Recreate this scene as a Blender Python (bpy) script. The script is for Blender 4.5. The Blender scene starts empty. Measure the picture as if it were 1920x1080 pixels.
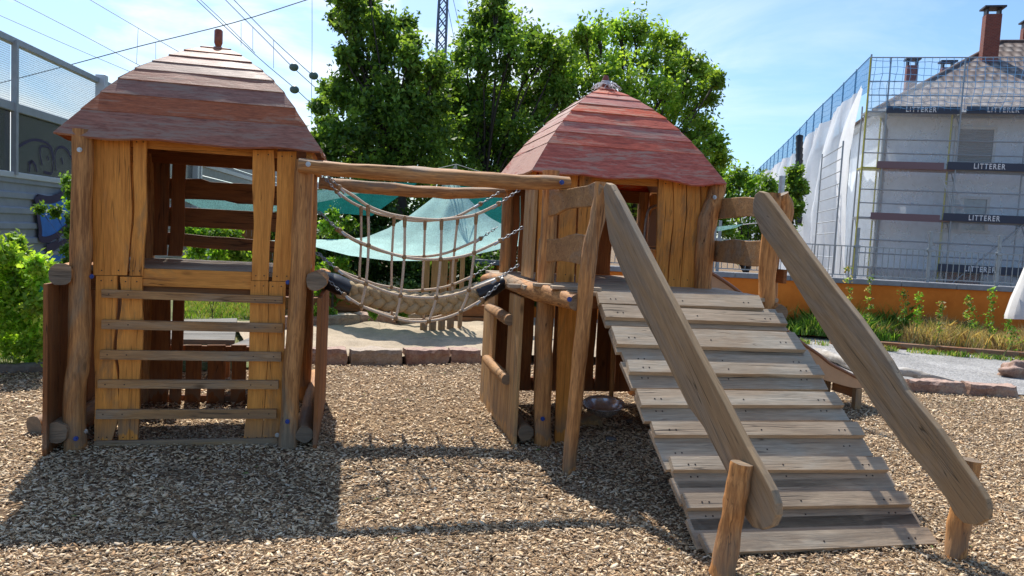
import bpy, math, random
import numpy as np
from mathutils import Vector, Matrix, Quaternion, noise as mnoise
random.seed(7); rng = np.random.default_rng(11)
scene = bpy.context.scene
COL = scene.collection
scene.view_settings.view_transform = 'Standard'; scene.view_settings.look = 'None'
scene.view_settings.exposure = 0; scene.view_settings.gamma = 1
scene.cycles.max_bounces = 8; scene.cycles.transparent_max_bounces = 24
scene.cycles.use_denoising = True
R = math.radians

# ---------------------------------------------------------------- camera geometry
# world axes: x runs along the playhouse row, y away from the viewer, z up (metres)
FPX, HC = 1400.0, 1.55
TILT, ROLL, YAW = math.atan(100/FPX), math.atan(.052), R(12)
def cw(x, y, z=0):                       # from axes squared to the lens' heading to the row's axes
    c, s = math.cos(YAW), math.sin(YAW)
    return Vector((x*c + y*s, -x*s + y*c, z))
_f = Vector((0, math.cos(TILT), -math.sin(TILT))); _r0 = Vector((1, 0, 0)); _u0 = _r0.cross(_f)
_r = _r0*math.cos(ROLL) + _u0*math.sin(ROLL); _u = -_r0*math.sin(ROLL) + _u0*math.cos(ROLL)
CF, CR, CU = cw(*_f), cw(*_r), cw(*_u)
CO = Vector((0, 0, HC))
def ray(x, y): return CF + CR*((x-960)/FPX) + CU*((540-y)/FPX)
def PL(x, y, p, n):                      # survey point: sight line met with the plane (p, n)
    d = ray(x, y); p = Vector(p); n = Vector(n)
    return CO + d*((p-CO).dot(n)/d.dot(n))
def VV(x, y, v): return PL(x, y, (0, v, 0), (0, 1, 0))
def UU(x, y, u): return PL(x, y, (u, 0, 0), (1, 0, 0))
def G(x, y, z=0): return PL(x, y, (0, 0, z), (0, 0, 1))
def D(x, y, d): return CO + ray(x, y)*d
def PP(x, y, a, b):                      # vertical plane through plan points a, b
    dx, dy = b[0]-a[0], b[1]-a[1]
    return PL(x, y, (a[0], a[1], 0), (dy, -dx, 0))

cam_d = bpy.data.cameras.new('camera'); cam = bpy.data.objects.new('camera', cam_d); COL.objects.link(cam)
cam_d.sensor_width = 36; cam_d.lens = 36*FPX/1920; cam_d.clip_end = 2000; cam_d.clip_start = .05
M = Matrix.Identity(4)
for i in range(3):
    M[i][0], M[i][1], M[i][2], M[i][3] = CR[i], CU[i], -CF[i], CO[i]
cam.matrix_world = M; scene.camera = cam

# ---------------------------------------------------------------- object helpers
BASE = {}
def tag(o, label=None, cat=None, group=None, kind=None):
    if label: o['label'] = label
    if cat: o['category'] = cat
    if group: o['group'] = group
    if kind: o['kind'] = kind
    return o
def thing(name, loc, label, cat, group=None):
    o = bpy.data.objects.new(name, None); COL.objects.link(o); o.location = loc
    o.empty_display_size = .1; BASE[o] = Vector(loc)
    return tag(o, label, cat, group)
def link(name, me, parent=None, base=None):
    o = bpy.data.objects.new(name, me); COL.objects.link(o)
    if parent is not None: o.parent = parent; BASE[o] = BASE[parent]
    else: BASE[o] = Vector(base) if base is not None else Vector((0,0,0)); o.location = BASE[o]
    return o
class MB:
    def __init__(s): s.v = []; s.f = []; s.m = []; s.sm = []
    def add(s, vs, fs, mi=0, smooth=False):
        k = len(s.v); s.v += [Vector(v) for v in vs]
        for f in fs: s.f.append([i+k for i in f]); s.m.append(mi); s.sm.append(smooth)
    def prism(s, pts, off, mi=0, off0=None):        # polygon outline pushed along off
        pts = [Vector(p) for p in pts]; off = Vector(off); n = len(pts)
        if off0 is not None: pts = [p+Vector(off0) for p in pts]
        a = sum(((pts[i]).cross(pts[(i+1) % n]) for i in range(n)), Vector())
        if a.dot(off) > 0: pts = pts[::-1]
        vs = pts + [p+off for p in pts]
        s.add(vs, [list(range(n)), list(range(2*n-1, n-1, -1))] + [[i, n+i, n+(i+1) % n, (i+1) % n] for i in range(n)], mi)
        s.m[-1] = mi
    def box(s, c, ax, ay, az, mi=0):                # centre and three half vectors
        c = Vector(c); ax, ay, az = Vector(ax), Vector(ay), Vector(az)
        if ax.cross(ay).dot(az) < 0: ax = -ax
        vs = [c+ax*i+ay*j+az*k for k in (-1, 1) for j in (-1, 1) for i in (-1, 1)]
        s.add(vs, [(0,2,3,1), (4,5,7,6), (0,1,5,4), (2,6,7,3), (0,4,6,2), (1,3,7,5)], mi)
    def bar(s, a, b, w, h, up=(0,0,1), mi=0):       # straight bar a->b, width w, height h
        a, b = Vector(a), Vector(b); d = (b-a); L = d.length; d.normalize(); up = Vector(up)
        side = d.cross(up).normalized(); up2 = side.cross(d).normalized()
        s.box((a+b)/2, d*L/2, side*w/2, up2*h/2, mi)
    def tube(s, pts, rad, n=10, mi=0, cap=True, capmi=None, rough=0, seed=0, closed=False):
        pts = [Vector(p) for p in pts]; m = len(pts)
        if not hasattr(rad, '__len__'): rad = [rad]*m
        t0 = (pts[1]-pts[0]).normalized()
        ref = Vector((0,0,1)) if abs(t0.z) < .8 else Vector((1,0,0))
        nrm = (ref - t0*ref.dot(t0)).normalized(); k = len(s.v); vs = []
        for i, p in enumerate(pts):
            if closed: t = (pts[(i+1) % m]-pts[i-1]).normalized()
            else: t = (pts[min(i+1, m-1)]-pts[max(i-1, 0)]).normalized()
            nrm = (nrm - t*nrm.dot(t)).normalized(); bi = t.cross(nrm)
            for j in range(n):
                a = 2*math.pi*j/n; r = rad[i]
                if rough: r *= 1 + rough*mnoise.noise(Vector((math.cos(a)*1.2+seed*3.1, math.sin(a)*1.2, i*.35+seed)))
                vs.append(p + (nrm*math.cos(a) + bi*math.sin(a))*r)
        fs = [[i*n+j, i*n+(j+1) % n, (i+1)*n+(j+1) % n, (i+1)*n+j] for i in range(m-1) for j in range(n)]
        if closed: fs += [[(m-1)*n+j, (m-1)*n+(j+1) % n, (j+1) % n, j] for j in range(n)]
        s.add(vs, fs, mi, True)
        if cap and not closed:
            cm = mi if capmi is None else capmi
            s.add([vs[j] for j in range(n)], [list(range(n-1, -1, -1))], cm)
            s.add([vs[(m-1)*n+j] for j in range(n)], [list(range(n))], cm)
    def ball(s, c, r, nu=10, nv=7, mi=0, sc=(1,1,1), rough=0, seed=0):
        c = Vector(c); vs = [c+Vector((0,0,-r*sc[2]))]
        for i in range(1, nv):
            ph = math.pi*i/nv - math.pi/2
            for j in range(nu):
                a = 2*math.pi*j/nu; d = Vector((math.cos(ph)*math.cos(a), math.cos(ph)*math.sin(a), math.sin(ph)))
                q = 1 + rough*mnoise.noise(d*1.7+Vector((seed*7.3, seed, 0)))
                vs.append(c+Vector((d.x*sc[0], d.y*sc[1], d.z*sc[2]))*r*q)
        vs.append(c+Vector((0,0,r*sc[2]))); e = len(vs)-1
        fs = [[0, 1+(j+1) % nu, 1+j] for j in range(nu)] + [[e, 1+(nv-2)*nu+j, 1+(nv-2)*nu+(j+1) % nu] for j in range(nu)]
        fs += [[1+i*nu+j, 1+i*nu+(j+1) % nu, 1+(i+1)*nu+(j+1) % nu, 1+(i+1)*nu+j] for i in range(nv-2) for j in range(nu)]
        s.add(vs, fs, mi, True)
    def sheet(s, fn, nu, nv, mi=0, smooth=True):    # fn(a,b) on the unit square
        vs = [fn(i/nu, j/nv) for j in range(nv+1) for i in range(nu+1)]
        s.add(vs, [[j*(nu+1)+i, j*(nu+1)+i+1, (j+1)*(nu+1)+i+1, (j+1)*(nu+1)+i] for j in range(nv) for i in range(nu)], mi, smooth)
    def build(s, name, mat, parent=None, base=None, bevel=0, solid=0):
        b = BASE[parent] if parent is not None else Vector(base if base is not None else (0,0,0))
        me = bpy.data.meshes.new(name); me.from_pydata([tuple(v-b) for v in s.v], [], s.f)
        for m in (mat if isinstance(mat, (list, tuple)) else [mat]): me.materials.append(m)
        me.polygons.foreach_set('material_index', s.m); me.polygons.foreach_set('use_smooth', s.sm); me.update()
        o = link(name, me, parent, b)
        if solid:
            q = o.modifiers.new('solid', 'SOLIDIFY'); q.thickness = solid; q.offset = 0
        if bevel:
            q = o.modifiers.new('bevel', 'BEVEL'); q.width = bevel; q.segments = 2; q.limit_method = 'ANGLE'; q.angle_limit = R(50)
        return o
def smoothpts(pts, n=6):                            # Catmull-Rom through the points
    pts = [Vector(p) for p in pts]; out = []; m = len(pts)
    for i in range(m-1):
        p0, p1, p2, p3 = pts[max(i-1,0)], pts[i], pts[i+1], pts[min(i+2,m-1)]
        for k in range(n):
            t = k/n
            out.append(.5*((2*p1)+(p2-p0)*t+(2*p0-5*p1+4*p2-p3)*t*t+(3*p1-p0-3*p2+p3)*t**3))
    out.append(pts[-1]); return out
def lerpt(tab, t):
    for (a, x), (b, y) in zip(tab, tab[1:]):
        if t <= b: return x+(y-x)*(t-a)/(b-a)
    return tab[-1][1]

# ---------------------------------------------------------------- materials
def newmat(name):
    m = bpy.data.materials.new(name); m.use_nodes = True; nt = m.node_tree; nt.nodes.clear()
    return m, nt
class NT:
    def __init__(s, nt): s.nt = nt
    def n(s, typ, **kw):
        o = s.nt.nodes.new(typ)
        for k, v in kw.items():
            if k.startswith('i_'):
                key = k[2:]; key = int(key) if key.isdigit() else key.replace('_', ' ')
                o.inputs[key].default_value = v
            else: setattr(o, k, v)
        return o
    def l(s, a, b): s.nt.links.new(a, b)
    def ramp(s, fac, stops):
        r = s.nt.nodes.new('ShaderNodeValToRGB'); s.l(fac, r.inputs[0]); e = r.color_ramp.elements
        while len(e) > len(stops): e.remove(e[-1])
        while len(e) < len(stops): e.new(.5)
        for q, (p, c) in zip(e, stops): q.position = p; q.color = (*c, 1) if len(c) == 3 else c
        return r.outputs[0]
    def mix(s, fac, a, b, typ='MIX'):
        m = s.nt.nodes.new('ShaderNodeMix'); m.data_type = 'RGBA'; m.blend_type = typ; m.clamp_factor = True
        for sock, v in ((m.inputs[0], fac), (m.inputs[6], a), (m.inputs[7], b)):
            if hasattr(v, 'is_output'): s.l(v, sock)
            elif hasattr(v, '__len__'): sock.default_value = (*v, 1) if len(v) == 3 else v
            else: sock.default_value = v if sock.type == 'VALUE' else (v, v, v, 1)
        return m.outputs[2]
    def math(s, op, a, b=0, clamp=False):
        m = s.nt.nodes.new('ShaderNodeMath'); m.operation = op; m.use_clamp = clamp
        for sock, v in ((m.inputs[0], a), (m.inputs[1], b)):
            if hasattr(v, 'is_output'): s.l(v, sock)
            else: sock.default_value = v
        return m.outputs[0]
    def noise(s, vec, scale, detail=4, rough=.55, dist=0):
        o = s.n('ShaderNodeTexNoise'); o.inputs['Scale'].default_value = scale; o.inputs['Detail'].default_value = detail
        o.inputs['Roughness'].default_value = rough; o.inputs['Distortion'].default_value = dist
        if vec is not None: s.l(vec, o.inputs['Vector'])
        return o.outputs['Fac']
    def out(s, shader):
        o = s.n('ShaderNodeOutputMaterial'); s.l(shader, o.inputs[0])
    def bsdf(s, col, rough=.7, bump=None, bstr=.3, bdist=.01, metal=0, spec=.5, **kw):
        b = s.n('ShaderNodeBsdfPrincipled')
        for sock, v in ((b.inputs['Base Color'], col), (b.inputs['Roughness'], rough)):
            if hasattr(v, 'is_output'): s.l(v, sock)
            elif hasattr(v, '__len__'): sock.default_value = (*v, 1)
            else: sock.default_value = v
        b.inputs['Metallic'].default_value = metal; b.inputs['Specular IOR Level'].default_value = spec
        if bump is not None:
            q = s.n('ShaderNodeBump'); q.inputs['Strength'].default_value = bstr; q.inputs['Distance'].default_value = bdist
            s.l(bump, q.inputs['Height']); s.l(q.outputs[0], b.inputs['Normal'])
        return b.outputs[0]
def wood(name, light, dark, grain=(0,0,1), grey=None, greyamt=.4, rough=.65, contrast=1.0, var=.25, knots=True, spec=.35, dirt=True):
    m, nt = newmat(name); N = NT(nt)
    tc = N.n('ShaderNodeTexCoord'); geo = N.n('ShaderNodeNewGeometry')
    q = Vector(grain).normalized().rotation_difference(Vector((0,0,1))).to_euler()
    m1 = N.n('ShaderNodeMapping'); m1.inputs['Rotation'].default_value = q; N.l(tc.outputs['Object'], m1.inputs['Vector'])
    off = N.n('ShaderNodeCombineXYZ')
    rr = geo.outputs['Random Per Island']
    N.l(N.math('MULTIPLY', rr, 37.), off.inputs[0]); N.l(N.math('MULTIPLY', rr, 91.), off.inputs[2])
    av = N.n('ShaderNodeVectorMath', operation='ADD'); N.l(m1.outputs[0], av.inputs[0]); N.l(off.outputs[0], av.inputs[1])
    m2 = N.n('ShaderNodeMapping'); m2.inputs['Scale'].default_value = (1, 1, .07); N.l(av.outputs[0], m2.inputs['Vector'])
    m3 = N.n('ShaderNodeMapping'); m3.inputs['Scale'].default_value = (1, 1, .25); N.l(av.outputs[0], m3.inputs['Vector'])
    g1 = N.noise(m2.outputs[0], 38, 7, .65, .6); g2 = N.noise(m2.outputs[0], 150, 3, .6, 0)
    big = N.noise(m3.outputs[0], 5, 4, .6, .5)
    f = N.math('ADD', N.math('MULTIPLY', g1, .65), N.math('MULTIPLY', g2, .35))
    lo = .5-.17/contrast; hi = .5+.17/contrast
    mid = tuple((a+b)/2 for a, b in zip(light, dark))
    col = N.ramp(f, [(lo, dark), (.5, mid), (hi, light)])
    col = N.mix(N.ramp(big, [(.38, (0,0,0)), (.66, (1,1,1))]), col, N.mix(.5, col, dark, 'MIX'))
    if grey is not None:
        gm = N.noise(m3.outputs[0], 3.1, 6, .68, .9)
        k = .5-(greyamt-.5)*.5
        mask = N.ramp(gm, [(k-.07, (0,0,0)), (k+.09, (1,1,1))])
        col = N.mix(mask, col, N.mix(N.ramp(f, [(lo, (0,0,0)), (hi, (1,1,1))]), tuple(c*.5 for c in grey), grey))
    if knots:
        m4 = N.n('ShaderNodeMapping'); m4.inputs['Scale'].default_value = (1, 1, .42); N.l(av.outputs[0], m4.inputs['Vector'])
        vo = N.n('ShaderNodeTexVoronoi'); vo.inputs['Scale'].default_value = 4.3; N.l(m4.outputs[0], vo.inputs['Vector'])
        col = N.mix(N.ramp(vo.outputs['Distance'], [(.02, (.85,.85,.85)), (.095, (0,0,0))]), col, tuple(c*.3 for c in dark))
    # long drying cracks
    m5 = N.n('ShaderNodeMapping'); m5.inputs['Scale'].default_value = (1, 1, .03); N.l(av.outputs[0], m5.inputs['Vector'])
    ck = N.noise(m5.outputs[0], 22, 2, .5, .3)
    crack = N.ramp(ck, [(.49, (0,0,0)), (.497, (1,1,1)), (.503, (1,1,1)), (.51, (0,0,0))])
    cm = N.mix(N.ramp(big, [(.44, (0,0,0)), (.56, (.85,.85,.85))]), (0,0,0), crack)
    col = N.mix(cm, col, tuple(c*.25 for c in dark))
    v = N.math('ADD', N.math('MULTIPLY', rr, var*2), 1-var)
    cc = N.n('ShaderNodeCombineColor'); [N.l(v, cc.inputs[i]) for i in range(3)]
    col = N.mix(1., col, cc.outputs[0], 'MULTIPLY')
    sz = N.n('ShaderNodeSeparateXYZ'); N.l(tc.outputs['Object'], sz.inputs[0])
    dz = N.math('ADD', sz.outputs[2], N.math('MULTIPLY', big, -.5))
    dm = N.ramp(N.math('ADD', dz, .2), [(.0, (0,0,0)), (.02, (.62,.62,.62)), (.22, (0,0,0))]); dm = N.mix(N.math('GREATER_THAN', sz.outputs[2], -.08), (0,0,0), dm)
    if dirt: col = N.mix(dm, col, (.21,.16,.115))
    h = N.math('SUBTRACT', f, N.math('MULTIPLY', cm, .8))
    rg = N.math('ADD', N.math('MULTIPLY', g1, .3), rough-.12)
    N.out(N.bsdf(col, rg, h, .55, .006, spec=spec)); return m
def plain(name, col, rough=.6, metal=0, nscale=None, amt=.25, bump=0, spec=.5):
    m, nt = newmat(name); N = NT(nt)
    if nscale:
        tc = N.n('ShaderNodeTexCoord'); f = N.noise(tc.outputs['Object'], nscale, 6, .6)
        c = N.ramp(f, [(.3, tuple(x*(1-amt) for x in col)), (.7, tuple(min(1, x*(1+amt)) for x in col))])
        N.out(N.bsdf(c, rough, f if bump else None, bump, .01, metal, spec))
    else: N.out(N.bsdf(col, rough, None, metal=metal, spec=spec))
    return m
def leafmat(name, trans=.45, rough=.45):
    m, nt = newmat(name); N = NT(nt)
    at = N.n('ShaderNodeAttribute'); at.attribute_name = 'Col'; c = at.outputs['Color']
    b = N.bsdf(c, rough, None, spec=.35)
    t = N.n('ShaderNodeBsdfTranslucent')
    N.l(N.mix(1., c, (1.45, 1.28, .55), 'MULTIPLY'), t.inputs[0])
    mx = N.n('ShaderNodeMixShader'); mx.inputs[0].default_value = trans; N.l(b, mx.inputs[1]); N.l(t.outputs[0], mx.inputs[2])
    N.out(mx.outputs[0]); return m
def attrmat(name, rough=.8, bump=0, mul=(1,1,1), spec=.3):
    m, nt = newmat(name); N = NT(nt)
    at = N.n('ShaderNodeAttribute'); at.attribute_name = 'Col'
    tc = N.n('ShaderNodeTexCoord'); f = N.noise(tc.outputs['Object'], 90, 3, .6)
    c = N.mix(1., at.outputs['Color'], N.ramp(f, [(.25, (.7,.7,.7)), (.75, (1.2,1.2,1.2))]), 'MULTIPLY')
    N.out(N.bsdf(c, rough, f if bump else None, bump, .004, spec=spec)); return m

O1, O2 = (.94,.41,.085), (.52,.19,.032)            # oiled orange larch
GREYW = (.25,.20,.15)
W = {}
for ax, d in dict(x=(1,0,0), y=(0,1,0), z=(0,0,1)).items():
    W['board_'+ax] = wood('oiled boards '+ax, O1, O2, d, (.30,.19,.10), .22, contrast=1.1, var=.22)
    W['dark_'+ax] = wood('brown and shade-painted boards '+ax, (.42,.165,.05), (.20,.07,.022), d, (.22,.13,.07), .25, contrast=1.1)  # darker copy: shade painted in behind openings, own brown on fence and sleepers
    W['log_'+ax] = wood('debarked logs '+ax, (.72,.35,.12), (.30,.125,.04), d, (.36,.25,.15), .34, contrast=1.7, var=.15)
    W['grey_'+ax] = wood('weathered planks '+ax, (.58,.44,.30), (.32,.23,.15), d, (.58,.49,.37), .4, contrast=1.15, rough=.6, var=.2, knots=False)
    W['rail_'+ax] = wood('weathered rails '+ax, (.50,.31,.15), (.25,.145,.065), d, (.42,.32,.21), .4, contrast=1.2, var=.12)
    W['rung_'+ax] = wood('hand-worn rungs '+ax, (.56,.31,.125), (.28,.14,.055), d, (.42,.30,.19), .4, contrast=1.2, var=.1)
    W['old_'+ax] = wood('old planks darkened for tree shade '+ax, (.20,.18,.155), (.10,.09,.075), d, (.26,.25,.23), .4, knots=False)  # grey table planks, tree shade put into the darker colour
    W['pale_'+ax] = wood('pale boards '+ax, (.68,.43,.19), (.38,.20,.08), d, (.50,.38,.24), .3, contrast=1.1, var=.15)
def roofmat(name, red, worn, d, amt):
    m, nt = newmat(name); N = NT(nt); tc = N.n('ShaderNodeTexCoord'); geo = N.n('ShaderNodeNewGeometry'); rr = geo.outputs['Random Per Island']
    off = N.n('ShaderNodeCombineXYZ'); N.l(N.math('MULTIPLY', rr, 51.), off.inputs[0]); N.l(N.math('MULTIPLY', rr, 29.), off.inputs[1])
    av = N.n('ShaderNodeVectorMath', operation='ADD'); N.l(tc.outputs['Object'], av.inputs[0]); N.l(off.outputs[0], av.inputs[1])
    mp = N.n('ShaderNodeMapping'); mp.inputs['Scale'].default_value = (.14, 1, 1) if d == 'x' else (1, .14, 1); N.l(av.outputs[0], mp.inputs['Vector'])
    f = N.noise(mp.outputs[0], 45, 7, .7, .4); b = N.noise(mp.outputs[0], 7, 6, .7, .8); fine = N.noise(mp.outputs[0], 160, 3, .6)
    c = N.ramp(N.math('ADD', N.math('MULTIPLY', f, .6), N.math('MULTIPLY', fine, .4)), [(.33, tuple(x*.45 for x in red)), (.5, red), (.68, tuple(min(1, x*1.45) for x in red))])
    wv = N.math('ADD', N.math('MULTIPLY', f, .55), N.math('MULTIPLY', b, .6))
    k = .72-amt*.3
    c = N.mix(N.ramp(wv, [(k-.03, (0,0,0)), (k+.05, (.9,.9,.9))]), c, worn)
    hs = N.n('ShaderNodeHueSaturation'); N.l(c, hs.inputs['Color']); N.l(N.math('ADD', N.math('MULTIPLY', rr, .28), .84), hs.inputs['Value'])
    N.l(N.math('ADD', N.math('MULTIPLY', rr, .4), .75), hs.inputs['Saturation'])
    N.out(N.bsdf(hs.outputs[0], N.math('ADD', N.math('MULTIPLY', f, .4), .36), f, .5, .006, spec=.3)); return m
ROOF = {k: (roofmat('faded red roof paint x', (.38,.125,.065), (.36,.21,.14), 'x', .42), roofmat('faded red roof paint y', (.38,.125,.065), (.38,.25,.18), 'y', .5)) for k in 'a'}
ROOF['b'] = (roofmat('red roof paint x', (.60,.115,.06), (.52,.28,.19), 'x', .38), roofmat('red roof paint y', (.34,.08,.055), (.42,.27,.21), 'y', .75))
ENDG = wood('log end grain', (.42,.30,.19), (.2,.13,.075), (1,0,0), (.22,.17,.12), .5, contrast=1.3, knots=False)
STEEL = plain('galvanised steel', (.50,.51,.52), .45, .9, 30, .2)
DSTEEL = plain('dull grey steel', (.30,.32,.34), .5, .7, 12, .2)
SCREW = plain('rusty screw head', (.06,.04,.03), .5, .6)
BLUECAP = plain('blue plastic cap', (.02,.06,.28), .4)
CHROME = plain('polished steel', (.85,.85,.85), .26, .85, 14, .1)
HAIR = plain('dry leaf', (.35,.24,.10), .8)
ROPE = plain('sisal coloured rope', (.68,.53,.39), .8, 0, 220, .3, .5)
KNOT = plain('brown plastic rope knot', (.34,.20,.09), .55, 0, 60, .3)
BRAID = plain('thick braided rope', (.46,.35,.20), .85, 0, 160, .3, .6)
BLACK = plain('black rubber sleeve', (.012,.012,.015), .32)
def chips(name):
    pass
# ================================================================ LEFT PLAY TOWER
def bolt(p, parent, n=(0,-1,0), r=.013, mat=None):
    mb = MB(); p = Vector(p); n = Vector(n).normalized()
    mb.tube([p, p+n*.012], r*1.25, 12); mb.tube([p+n*.012, p+n*.020], r*.7, 6)
    return mb.build('bolt', mat or STEEL, parent, bevel=.002)
def post(parent, pts, rad, seed, name='post', grain='z', n=14, mat=None):
    mb = MB(); sp = smoothpts(pts, 6); m = len(sp)
    if hasattr(rad, '__len__'): rr = [lerpt([(i/(len(rad)-1), r) for i, r in enumerate(rad)], k/(m-1)) for k in range(m)]
    else: rr = [rad]*m
    mb.tube(sp, rr, n, 0, True, 1, rough=.22, seed=seed)
    return mb.build(name, [mat or W['log_'+grain], ENDG], parent, bevel=.003)
def screws(mb, pts, n, r=.0045, mi=1):
    n = Vector(n).normalized()
    for p in pts: mb.tube([Vector(p)-n*.004, Vector(p)+n*.0016], r, 8, mi)
def pboard(mb, v, rows, thick, fn=VV):               # rows of (pixel row, left, right) surveyed on the plane
    L = smoothpts([fn(xl, y, v) for y, xl, xr in rows], 4); Rr = smoothpts([fn(xr, y, v) for y, xl, xr in rows], 4)
    off = Vector((0, thick, 0)) if fn is VV else Vector((thick, 0, 0)); n = len(L)
    vs = L+Rr+[p+off for p in L]+[p+off for p in Rr]
    a, b, c, d = 0, n, 2*n, 3*n; fs = []
    for i in range(n-1):
        fs += [[a+i, b+i, b+i+1, a+i+1][::-1], [c+i, c+i+1, d+i+1, d+i][::-1], [a+i, a+i+1, c+i+1, c+i][::-1], [b+i, d+i, d+i+1, b+i+1][::-1]]
    fs += [[a, c, d, b][::-1], [a+n-1, b+n-1, d+n-1, c+n-1][::-1]]
    fs = [f[::-1] for f in fs] if (L[-1].z < L[0].z) == (Rr[0].x > L[0].x) and fn is VV else fs
    mb.add(vs, fs)
def vboard(mb, x0, x1, v, z0, z1, thick=.025, wav=.008, seed=0, axis='x', n=8):   # upright wavy board, standing along x (or y)
    rs = random.Random(seed); pts = []
    A = []; B = []
    for i in range(n+1):
        t = i/n; z = z0+(z1-z0)*t
        a = x0+wav*mnoise.noise(Vector((seed*1.7, t*2.6, 1))); b = x1+wav*mnoise.noise(Vector((seed*2.3, t*2.6, 7)))
        A.append(Vector((a, v, z)) if axis == 'x' else Vector((v, a, z))); B.append(Vector((b, v, z)) if axis == 'x' else Vector((v, b, z)))
    off = (0, thick, 0) if axis == 'x' else (thick, 0, 0)
    mb.prism(A+B[::-1], off)
def hboard(mb, x0, x1, v, z0, z1, thick=.025, wav=.01, seed=0, axis='x', n=10, z0b=None, z1b=None):
    A = []; B = []
    for i in range(n+1):
        t = i/n; x = x0+(x1-x0)*t
        a = z0+((z0b if z0b is not None else z0)-z0)*t + wav*mnoise.noise(Vector((seed*1.7, t*3, 3)))
        b = z1+((z1b if z1b is not None else z1)-z1)*t + wav*mnoise.noise(Vector((seed*2.9, t*3, 5)))
        A.append(Vector((x, v, a)) if axis == 'x' else Vector((v, x, a))); B.append(Vector((x, v, b)) if axis == 'x' else Vector((v, x, b)))
    mb.prism(A+B[::-1], (0, thick, 0) if axis == 'x' else (thick, 0, 0))
def roof(parent, c, prof, bands, mats, seed, lap=.005, wavy=.028):
    """four faces of lapped planks; prof maps radius to height; bands are radii of the plank edges"""
    mb = MB(); cx, cy = c
    P = lambda r: lerpt(prof, r)
    for k, (n, a) in enumerate((((0,-1),(1,0)), ((1,0),(0,1)), ((0,1),(-1,0)), ((-1,0),(0,-1)))):
        mi = k % 2
        for bi, (r0, r1) in enumerate(zip(bands, bands[1:])):
            last = bi == len(bands)-2; m = 16 if last else 8; T, Bm = [], []
            jit = random.Random(seed*31+k*7+bi).uniform(-.006, .006) if bi else 0
            for i in range(m+1):
                s = -1+2*i/m
                hz = 1-abs(s)**4; e0 = (mnoise.noise(Vector((s*1.5+seed, bi*3.3, k*5.)))*.009*hz if 0 < bi else 0)
                e1 = mnoise.noise(Vector((s*1.5+seed, (bi+1)*3.3, k*5.)))*.009*hz
                w = wavy*(mnoise.noise(Vector((s*2.2+seed*2, k*3.7, 9)))*1.6-.2)*(1-abs(s)**6) if last else 0
                ra, rb = r0+e0-.004, r1+lap+e1*(not last)
                T.append(Vector((cx+n[0]*ra+a[0]*s*ra, cy+n[1]*ra+a[1]*s*ra, P(max(0, r0+e0))+.001*bi)))
                Bm.append(Vector((cx+n[0]*rb+a[0]*s*rb, cy+n[1]*rb+a[1]*s*rb, P(r1)+.004+jit*.5+w-(.008 if last else 0))))
            nn = (Bm[0]-T[0]).cross(Bm[-1]-T[0]); nn.normalize()
            if nn.z > 0: nn = -nn
            th = nn*.018; vs = T+Bm+[p+th for p in T]+[p+th for p in Bm]; q = m+1; fs = []
            for i in range(m):
                fs += [[i, q+i, q+i+1, i+1], [2*q+i, 2*q+i+1, 3*q+i+1, 3*q+i], [i, i+1, 2*q+i+1, 2*q+i], [q+i, 3*q+i, 3*q+i+1, q+i+1]]
            fs += [[0, 2*q, 3*q, q], [m, q+m, 3*q+m, 2*q+m]]
            mb.add(vs, fs, mi)
    return mb.build('roof', list(mats), parent, bevel=.003)

LT = thing('play_tower', (-1.035, 5.26, 0), 'wooden play tower with climbing rungs on its front and a faded brown-red humped roof', 'play tower', 'roofed play towers')
post(LT, [VV(140,875,5.19), VV(140,740,5.19), VV(148,660,5.19), VV(150,540,5.19), VV(153,400,5.19), VV(155,243,5.19)], [.068,.064,.066,.064,.063,.062], 1)
post(LT, [VV(539,865,5.2), VV(546,720,5.2), VV(556,600,5.2), VV(563,450,5.2), VV(570,300,5.2)], [.064,.06,.06,.056,.058], 2)
post(LT, [(-1.68,6.62,-.05), (-1.67,6.6,1), (-1.68,6.62,2.05)], .06, 3); post(LT, [(-.40,6.66,-.05), (-.40,6.66,1), (-.39,6.66,2.02)], .062, 4)
for p, m in ((VV(150,281,5.12), 0), (VV(143,822,5.118), 1), (VV(539,790,5.135), 1), (VV(172,518,5.2), 1), (VV(540,529,5.2), 1), (VV(161,808,5.2), 0), (VV(520,815,5.2), 0)):
    bolt(p, LT, mat=BLUECAP if m else STEEL, r=.012)
for rows, v in (([(253,172,243), (320,173,244), (400,174,247), (460,174,243), (516,175,238)], 5.255),
             ([(257,250,275), (320,250,273), (400,252,275), (460,246,270), (517,243,268)], 5.25),
             ([(281,474,513), (350,473,515), (420,476,508), (470,473,505), (526,472,503)], 5.25),
             ([(284,520,556), (350,519,553), (400,519,551), (470,514,550), (527,510,547)], 5.255)):
    mb = MB(); pboard(mb, v, rows, .028); sw = [VV(r[1]+(r[2]-r[1])*f, r[0]+dy, v) for r, dy in ((rows[0], 9), (rows[-1], -9)) for f in (.25,.75)]; screws(mb, sw, (0,-1,0)); mb.build('wall_board', [W['board_z'], SCREW], LT)
for rows, v in (([(517,180,219), (560,179,219), (620,178,215), (655,176,212), (700,178,219), (760,178,222), (790,177,220), (829,177,208)], 5.25),
             ([(519,225,267), (570,228,266), (610,222,268), (655,219,267), (700,224,262), (770,221,261), (829,222,257)], 5.253),
             ([(527,470,502), (600,468,504), (700,466,500), (770,462,495), (829,456,490)], 5.25),
             ([(528,503,536), (600,504.5,534), (700,501,532), (770,496,528), (829,491,520)], 5.251)):
    mb = MB(); pboard(mb, v, rows, .028); sw = [VV(r[1]+(r[2]-r[1])*f, r[0]+dy, v) for r, dy in ((rows[0], 9), (rows[-1], -9)) for f in (.25,.75)]; screws(mb, sw, (0,-1,0)); mb.build('wall_board', [W['board_z'], SCREW], LT)
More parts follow.
